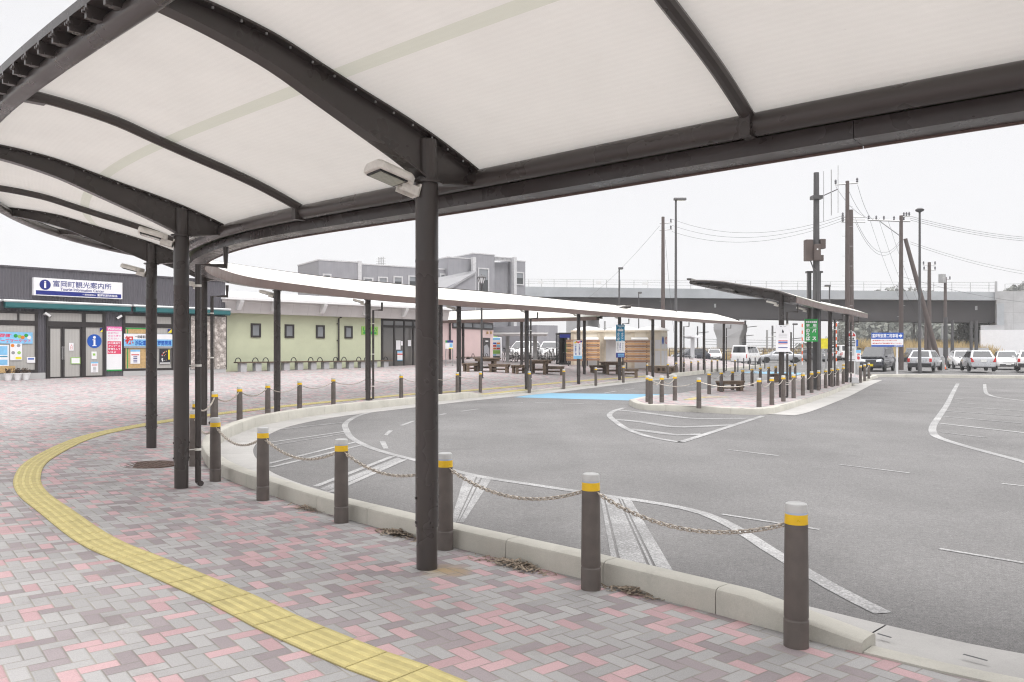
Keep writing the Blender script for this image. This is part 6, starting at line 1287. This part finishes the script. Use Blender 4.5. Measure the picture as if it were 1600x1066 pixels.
for x in (-7.5, 7.5): MB().box(x * s_ - .07, x * s_ + .07, .2, .34, -.1, tm.z - 156 * s_).build('stay_post', 'dark_pole', pm); MB().box(x * s_ - .12, x * s_ + .14, .16, .38, tm.z - 156 * s_ + .003, tm.z - 153 * s_).build('stay_cap', 'dark_pole', pm)
t1, q1 = pole('utility_pole', 1324, 585, 283, .175, 'tallest brown utility pole, the thinner of the twin poles beside the speaker mast'); sc1 = t1.location.y / F; arm(t1, q1 + Vector((-19 * sc1, 0, -6 * sc1)), q1 + Vector((16 * sc1, 0, -3 * sc1)), .05, (.02, .98)); steps(t1, q1, .2, 14)
t2, q2 = pole('utility_pole', 1329.5, 583.5, 328, .215, 'shorter and stouter of the brown twin poles beside the speaker mast'); [arm(t2, q2 + Vector((-15 * sc1, 0, -(12 + 4 * k) * sc1)), q2 + Vector((1, 0, -(12 + 4 * k) * sc1)), .035, (.05,)) for k in range(3)]
t3, q3 = pole('utility_pole', 1408, 578, 337, .19, 'brown utility pole with a long side arm behind the car park sign'); sc3 = t3.location.y / F; arm(t3, q3 + Vector((-52 * sc3, 0, -7 * sc3)), q3 + Vector((14 * sc3, 0, -9 * sc3)), .07, (.02, .2, .38, .62, .85)); arm(t3, q3 + Vector((-33 * sc3, 0, -9 * sc3)), q3 + Vector((0, 0, -33 * sc3)), .04); arm(t3, q3 + Vector((0, 0, -2 * sc3)), q3 + Vector((14 * sc3, 0, -1 * sc3)), .05, (.3, .6, .9)); steps(t3, q3, .17, 10)
t4, q4 = pole('leaning_pole', 1471, 579, 373, .21, 'brown strut pole leaning steeply towards the side arm pole', px2=1414.5)
MB().lathe([(.235, 0), (.235, 1.0)], 14).build('foot_collar', 'steel', t4)
for px, py, yt, r_, nm in ((1452, 570, 410, .22, 'brown utility pole with two short arms behind the leaning strut'), (1477, 568, 433, .2, 'thin pole with a transformer far behind the leaning strut'), (1446.5, 570, 495, .16, 'dark pole passing behind the leaning strut under the bridge')):
    tq, qq = pole('utility_pole', px, py, yt, r_, nm); s_ = tq.location.y / F
    if yt < 430: arm(tq, qq + Vector((-10 * s_, 0, -4 * s_)), qq + Vector((10 * s_, 0, -4 * s_)), .05, (.05, .95)); arm(tq, qq + Vector((-9 * s_, 0, -12 * s_)), qq + Vector((10 * s_, 0, -12 * s_)), .05, (.05, .95))
    elif yt < 450: MB().lathe([(.35, 0), (.35, .9)], 14, qq + Vector((-5 * s_, 0, -9 * s_))).build('transformer', 'steel', tq); arm(tq, qq + Vector((0, 0, -3 * s_)), qq + Vector((8 * s_, 0, -4 * s_)), .05, (.9,))
for k, (px, py, yt, r_) in enumerate(((1477.5, 573, 496, .22), (1488, 571, 500, .18), (1517.5, 569, 502, .17), (1525.5, 568, 501, .2))):
    pole('bridge_side_pole', px, py, yt, r_, f'dark slender pole under the bridge, {NTH[k]} counted from the leaning strut', 'pole', 'dark_pole')
for k, (px, py, yt, r_) in enumerate(((1428, 564, 500, .14), (1433, 563, 517, .12), (1441, 563, 515, .12), (1472, 562, 498, .12), (1499, 562, 515, .1), (1198.5, 556, 516, .13), (1207, 556, 509, .13), (1236, 556, 519, .12), (1164.5, 556, 501, .14), (1160, 556, 515, .08), (1377, 562, 514, .08), (1388, 562, 506, .09), (945, 556, 502, .12), (936, 556, 506, .10), (1090, 556, 510, .1), (1312, 560, 516, .1))):
    D_ = 108 + 2 * (k % 5); b = at(px, py, D_); tp_ = at(px, yt, D_); t = thing('railway_pole', f'thin grey pole along the railway, {["tall", "short", "slim", "plain", "straight", "pale", "weathered", "bare"][k % 8]} one near {["the leaning strut foot", "the leaning strut", "the silver estate car", "the cone side poles", "the pale retaining wall", "the notice board", "the notice board edge", "the notice board lamp", "the bridge pier", "the pier side", "the car park sign", "the car park sign top", "the taxi sign", "the side canopy end", "the Y shelter", "the bus stop head"][k]}', 'railway pole', (b.x, D_, 0), group='railway poles')
    MB().tube([(0, 0, 0), (0, 0, tp_.z)], r_, 8).build('pole', 'grey_pole', t, smooth=True); MB().tube([(-.2, 0, tp_.z - 1.0), (1.6, 0, tp_.z - .8)], .05, 5).build('bracket_arm', 'steel', t)
# striped barrier rods
for k, (px, yt, yb) in enumerate(((1306.8, 505, 546), (1253.5, 506, 546))):
    b = at(px, yb, 80); tp_ = at(px, yt, 80); t = thing('striped_rod', ['upright red and white striped rod near the twin poles', 'upright red and white striped rod beside the green bus sign'][k], 'barrier', (b.x, 80, RZ(80))); hz = tp_.z - RZ(80); n = 12
    for q in range(n): MB().lathe([(.06, hz * q / n), (.06, hz * (q + 1) / n - .002)], 8).build('stripe', 'cone' if q % 2 else 'white', t)
def wire(a, b, sag, label, r=.011):
    a, b = Vector(a), Vector(b); mb = MB(); mb.tube([a.lerp(b, k / 16) - Vector((0, 0, 4 * sag * (k / 16) * (1 - k / 16))) for k in range(17)], r, 5); o = mb.build('power_cable', 'wire'); tag(o, label, 'cable', 'overhead cables')
WA, W1, W2, W3, W4 = pa.location, t1.location, t2.location, t3.location, t4.location
for k in range(3): wire(WA + ta + Vector((.8, 0, -.2 - .55 * k)), W2 + q2 + Vector((-15 * sc1, 0, (-10 - 4 * k) * sc1)), 1.2, f'{["top", "middle", "lowest"][k]} of three sagging cables between the far canopy pole and the twin poles')
for k, (a, b) in enumerate((((16, -6), (-33, -4)), ((1, -12), (-42, -4)), ((-18, -9), (-51, -4)))): wire(W1 + q1 + Vector((a[0] * sc1, 0, a[1] * sc1)), W3 + q3 + Vector((b[0] * sc3, 0, b[1] * sc3)), 1.0 - .3 * k, f'cable from the {["outer arm end", "pole head", "inner arm end"][k]} of the tallest twin pole to the side arm pole')
for k in range(2): wire(W2 + q2 + Vector((.3, 0, -(14 + 5 * k) * sc1)), W3 + q3 + Vector((0, 0, -(36 + 4 * k) * sc3)), 1.7, f'{["upper", "lower"][k]} low cable drooping between twin poles and side arm pole')
for k in range(3): wire(W3 + q3 + Vector((14 * sc3, 0, (-1 - 3 * k) * sc3)), at(1720, 372 + 3 * k, 75), .7, f'{["upper", "middle", "lower"][k]} cable running from the side arm pole out past the bridge end', .014)
for k in range(2): wire(W4 + q4 + Vector((.4, 0, (-5 - 3 * k) * sc3)), at(1720, 432 + 5 * k, 80), .8, f'{["upper", "lower"][k]} thin cable from the top of the leaning strut', .011)
for k in range(3): wire(W3 + q3 + Vector(((-48 + 14 * k) * sc3, 0, -9 * sc3)), at(1418 + 13 * k, 492, 76), .5, f'service cable dropping from the side arm towards the bridge, {NTH[k]} from the arm tip', .009)
wire(WA + ta + Vector((-.3, 0, -.8)), at(905, 475, 110), .6, 'stay wire slanting down from the far canopy pole to the bridge'); wire(WA + ta + Vector((.2, 0, -2)), at(1053, 520, 66), .3, 'stay wire dropping beside the far canopy pole')
wire(W3 + q3 + Vector((0, 0, -95 * sc3)), at(1700, 478, 74), .6, 'low cable crossing in front of the bridge parapet'); 
for k in range(3): wire(at(1100, 530 + 4 * k, 112), at(1560, 528 + 4 * k, 112), .3, f'{["top", "middle", "lowest"][k]} railway wire along the line beyond the car park', .02)

# ---------------------------------------------------------------- road bridge, walls, hills
bl, brt = at(690, 560, 126), at(1556, 560, 98); FBr = Fac((bl.x, bl.y), math.atan2(brt.y - bl.y, brt.x - bl.x)); Lb = FBr.s(1556)
bz = lambda s_, py0, py1: (lambda f: H + (YH - (py0 + (py1 - py0) * f)) / F * (bl.y + s_ * FBr.u[1]))(s_ / Lb)
br = FBr.root('road_bridge', 'long grey road bridge with a dark steel girder crossing behind the car park', 'bridge')
ss = np.linspace(0, Lb, 24)
mb = MB(); mb.loft([[(s_, y, z) for y, z in ((0, bz(s_, 462, 469.5)), (0, bz(s_, 446, 456.3)), (.3, bz(s_, 446, 456.3)), (.3, bz(s_, 457, 464)), (9, bz(s_, 457, 464)), (9, bz(s_, 462, 469.5)))] for s_ in ss]); mb.build('parapet', 'parapet', br)
mb = MB(); mb.loft([[(s_, y, z) for y, z in ((.9, bz(s_, 462.2, 469.7)), (.9, bz(s_, 487, 503.5)), (.5, bz(s_, 487, 503.5)), (.5, bz(s_, 488, 504.5)), (1.6, bz(s_, 488, 504.5)), (1.6, bz(s_, 487, 503.5)), (1.2, bz(s_, 487, 503.5)), (1.2, bz(s_, 462.2, 469.7)))] for s_ in ss]); mb.build('girder', 'girder', br)
mb = MB(); mb.loft([[(s_, y, z) for y, z in ((6.8, bz(s_, 462.2, 469.7)), (6.8, bz(s_, 487, 503.5)), (7.2, bz(s_, 487, 503.5)), (7.2, bz(s_, 462.2, 469.7)))] for s_ in ss]); mb.build('girder', 'girder', br)
fr = MB(); hz = 1.15
for s_ in np.arange(.5, Lb, 2.0): z = bz(s_, 446, 456.3); fr.box(s_ - .03, s_ + .03, .12, .18, z, z + hz)
for q in (.45, .8, 1.12): fr.loft([[(s_, y, bz(s_, 446, 456.3) + z) for y, z in ((.13, q), (.17, q), (.17, q + .035), (.13, q + .035))] for s_ in ss])
fr.build('railing', 'steel', br)
for px in (845, 935, 1008): s_ = FBr.s(px); z = bz(s_, 446, 456.3); MB().box(s_ - .4, s_ + .4, .0, .08, z + .45, z + .9).build('fence_plate', 'white', br)
for px in (1116, 1527): s_ = FBr.s(px); z = bz(s_, 470, 478); MB().box(s_ - .12, s_ + .12, .7, .89, z - .5, z).build('girder_lamp', 'steel', br)
s_ = FBr.s(1138); zt3 = bz(s_, 488.5, 505); bp = MB(); bp.loft([[(x, y, z) for x, y in ((s_ - a, -.5), (s_ - a * .2, -1.2), (s_ + a, -.6), (s_ + a, 6), (s_ - a, 6))] for a, z in ((1.45, -.5), (1.5, zt3 - 2.6), (1.9, zt3 - 1.5), (1.9, zt3 - .7))]); bp.build('pier', 'conc', br); MB().box(s_ + .3, s_ + 1.3, .6, 1.5, zt3 - .69, zt3 - .05).build('bearing', 'girder', br); 
for px in (700, 900): s_ = FBr.s(px); z3 = bz(s_, 488.5, 505); MB().box(s_ - 1.5, s_ + 1.5, 0, 7, -.5, z3 - .1).build('pier', 'conc', br)
ab = thing('bridge_abutment', 'pale concrete bridge abutment with a stepped retaining wall at the far right', 'wall', (brt.x, brt.y, 0), FBr.rz)
z1 = at(0, 455.5, brt.y).z; z2 = at(0, 503, brt.y).z; z3 = at(0, 516, brt.y).z; sA = brt.y / F
MB().box(.05, 60, -.1, 9, -.5, z1).build('wall', 'formed', ab); MB().box(.05, 10.5 * sA, -.35, -.101, z2 - .4, z1 - 1.5).build('wing_wall', 'parapet', ab); MB().box(-23 * sA, 60, -1.2, -.36, -.5, z3).build('retaining_wall', 'sign_white', ab); MB().box(-22 * sA, 10 * sA, -.8, -.37, z3 + .003, z2 - .41).build('bearing_shelf', 'conc', ab)
MB().box(-1.5 * sA, 1.5 * sA, -.25, .04, z1 - 1.1, z1 + 1.2).build('end_post', 'conc', ab)
fr = MB(); [fr.box(x - .03, x + .03, .2, .26, z1, z1 + .9) for x in np.arange(1, 40, 2)]; fr.box(1, 40, .2, .25, z1 + .86, z1 + .9); fr.build('railing', 'steel', ab)
# ground level fence along the railway
fa, fb = at(1046, 560, 100), at(1300, 560, 96); FF = Fac((fa.x, fa.y), math.atan2(fb.y - fa.y, fb.x - fa.x)); t = FF.root('railway_fence', 'brown mesh fence along the railway behind the parked cars', 'fence'); mb = MB(); Lf = FF.s(1300)
for s_ in np.arange(0, Lf, 1.6): mb.box(s_ - .04, s_ + .04, -.04, .04, 0, 2.0)
for q in (.6, 1.1, 1.55, 1.9): mb.box(0, Lf, -.02, .02, q, q + .05)
for s_ in np.arange(0, Lf, .22): mb.box(s_ - .008, s_ + .008, .021, .033, .55, 1.92)
mb.build('bars', 'pole', t)
wl_ = at(1418, 560, 92); wl2 = at(1545, 560, 92); mb = MB().box(wl_.x, wl2.x, 92, 92.4, -.2, at(0, 543.5, 92).z); tag(mb.build('low_wall', 'conc'), 'low pale concrete wall below the dry grass under the bridge', 'wall')
# dry grass banks
def straw(x0, x1, y0, y1, z0, z1, n, label, hgt=(.4, 1.0), seed=1):
    rn = random.Random(seed); mb = MB()
    for k in range(n):
        f = rn.random(); x = rn.uniform(x0, x1); y = y0 + (y1 - y0) * f; z = z0 + (z1 - z0) * f; h = rn.uniform(*hgt); a = rn.uniform(-.5, .5); q = rn.random() * 3.14; u = Vector((math.cos(q), math.sin(q), 0)) * .07
        b = Vector((x, y, z)); mb.add([b - u, b + u, b + Vector((a * h, rn.uniform(-.2, .2), h))], [(0, 1, 2)])
    tag(mb.build('dry_grass', 'straw'), label, 'grass', kind='stuff')
x0, x1 = at(1415, 0, 97).x, at(1545, 0, 97).x; mb = MB(); mb.add([(x0 - 3, 93, .9), (x1, 93, .9), (x1, 106, 2.4), (x0 - 8, 106, 1.6)], [(0, 1, 2, 3)]); struct('grass_bank', mb, 'grass')
straw(x0 - 3, x1, 93.5, 105, .9, 2.2, 5000, 'tall dry yellow grass on the bank under the bridge', (.5, 1.4)); straw(at(1040, 0, 104).x, at(1300, 0, 104).x, 103, 120, .4, .4, 5000, 'dry grass beyond the railway fence', (.8, 1.9), 2); straw(at(1480, 0, 84).x, at(1500, 0, 84).x, 80, 84, .25, .3, 400, 'small patch of dry grass behind the traffic cone', (.2, .6), 3); straw(at(780, 0, 104).x, at(900, 0, 104).x, 101, 106, .6, .9, 1500, 'dry grass beyond the bicycle shelter', (.8, 1.8), 4)
# wooded hills: ground form plus far wood
def ridge(px):
    for (a, ya), (b, yb) in zip(RG, RG[1:]):
        if px <= b: return ya + (yb - ya) * (px - a) / (b - a)
    return RG[-1][1]
RG = [(1255, 550), (1285, 545), (1310, 512), (1335, 472), (1365, 460), (1400, 456), (1440, 458), (1480, 466), (1530, 480), (1570, 458), (1600, 444), (1650, 430), (1800, 420)]
mb = MB(); rn = random.Random(5); top = []
cols = np.arange(1250, 1800, 6)
rowsH = []
for f in np.linspace(0, 1, 9):
    D_ = 190 + 130 * f; r_ = []
    for px in cols: zt4 = max(0, (YH - ridge(px)) / F * 320 + H - 5); r_.append(((px - CX) / F * D_, D_, -.3 + zt4 * math.sin(f * math.pi / 2) ** 1.1))
    rowsH.append(r_)
rowsH.append([(x * 1.2, 420, -.3) for x, y, z in rowsH[-1]]); mb.loft(rowsH, closed=False, caps=False); o = struct('hill', mb, 'hill', smooth=True)
if o.data.polygons[100].normal.z < 0: o.data.flip_normals()
mb = MB()
for k in range(1500):
    i = rn.randrange(len(cols) - 1); j = rn.randrange(0, 8); a = Vector(rowsH[j][i]).lerp(Vector(rowsH[j + 1][i + 1]), rn.random())
    if a.z < .5 and j > 2: continue
    hgt = rn.uniform(3.5, 6.5) if a.z > 1.5 else rn.uniform(2, 4); c = a + Vector((0, 0, hgt * .5))
    for q in range(26):
        d = Vector((rn.gauss(0, 1), rn.gauss(0, 1), rn.gauss(0, 1))).normalized(); p = c + Vector((d.x * hgt * .42, d.y * hgt * .42, d.z * hgt * .55)) * rn.uniform(.6, 1.05); s_ = rn.uniform(.35, .85)
        u = Vector((rn.gauss(0, 1), rn.gauss(0, 1), rn.gauss(0, 1))).normalized() * s_; v = u.cross(d).normalized() * s_; mb.add([p - u * .9, p + v, p + u * .9 + d * .2, p - v], [(0, 1, 2, 3)])
tag(mb.build('far_wood', 'wood_leaf'), 'dark evergreen wood covering the far hillside beyond the bridge', 'wood', kind='stuff')
mb = MB(); rn = random.Random(9); c0 = at(1520, 548, 103)
for q in range(900):
    d = Vector((rn.gauss(0, 1), rn.gauss(0, 1), rn.gauss(0, 1))).normalized() * rn.uniform(.3, 1); p = c0 + Vector((d.x * 2.6, d.y * 2, 2.2 + d.z * 2.0)); u = Vector((rn.gauss(0, 1), rn.gauss(0, 1), rn.gauss(0, 1))).normalized() * .2; v = Vector((rn.gauss(0, 1), rn.gauss(0, 1), rn.gauss(0, 1))).normalized() * .16; mb.quad(p - u - v, p + u - v, p + u + v, p - u + v)
b_ = thing('bush', 'olive bush on the grass bank beside the pale retaining wall', 'bush', (c0.x, c0.y, 0)); mb.build('foliage', 'wood_leaf', b_, world=True); MB().tube([(0, 0, 0), (.1, 0, 1.5), (.2, .1, 2.6)], [.12, .09, .04], 6).build('stem', 'wood_dark', b_)

# ---------------------------------------------------------------- thin winter haze
hm = bpy.data.materials.new('pale_haze'); hm.use_nodes = True; hn = hm.node_tree; hn.nodes.clear()
pv = hn.nodes.new('ShaderNodeVolumePrincipled'); ho = hn.nodes.new('ShaderNodeOutputMaterial'); pv.inputs['Color'].default_value = (.99, .99, 1, 1); pv.inputs['Density'].default_value = .00075; hn.links.new(pv.outputs[0], ho.inputs['Volume'])
mb = MB(); mb.box(-410, 610, -160, 610, -2.0, 48); o = mb.build('haze', hm); tag(o, kind='stuff')
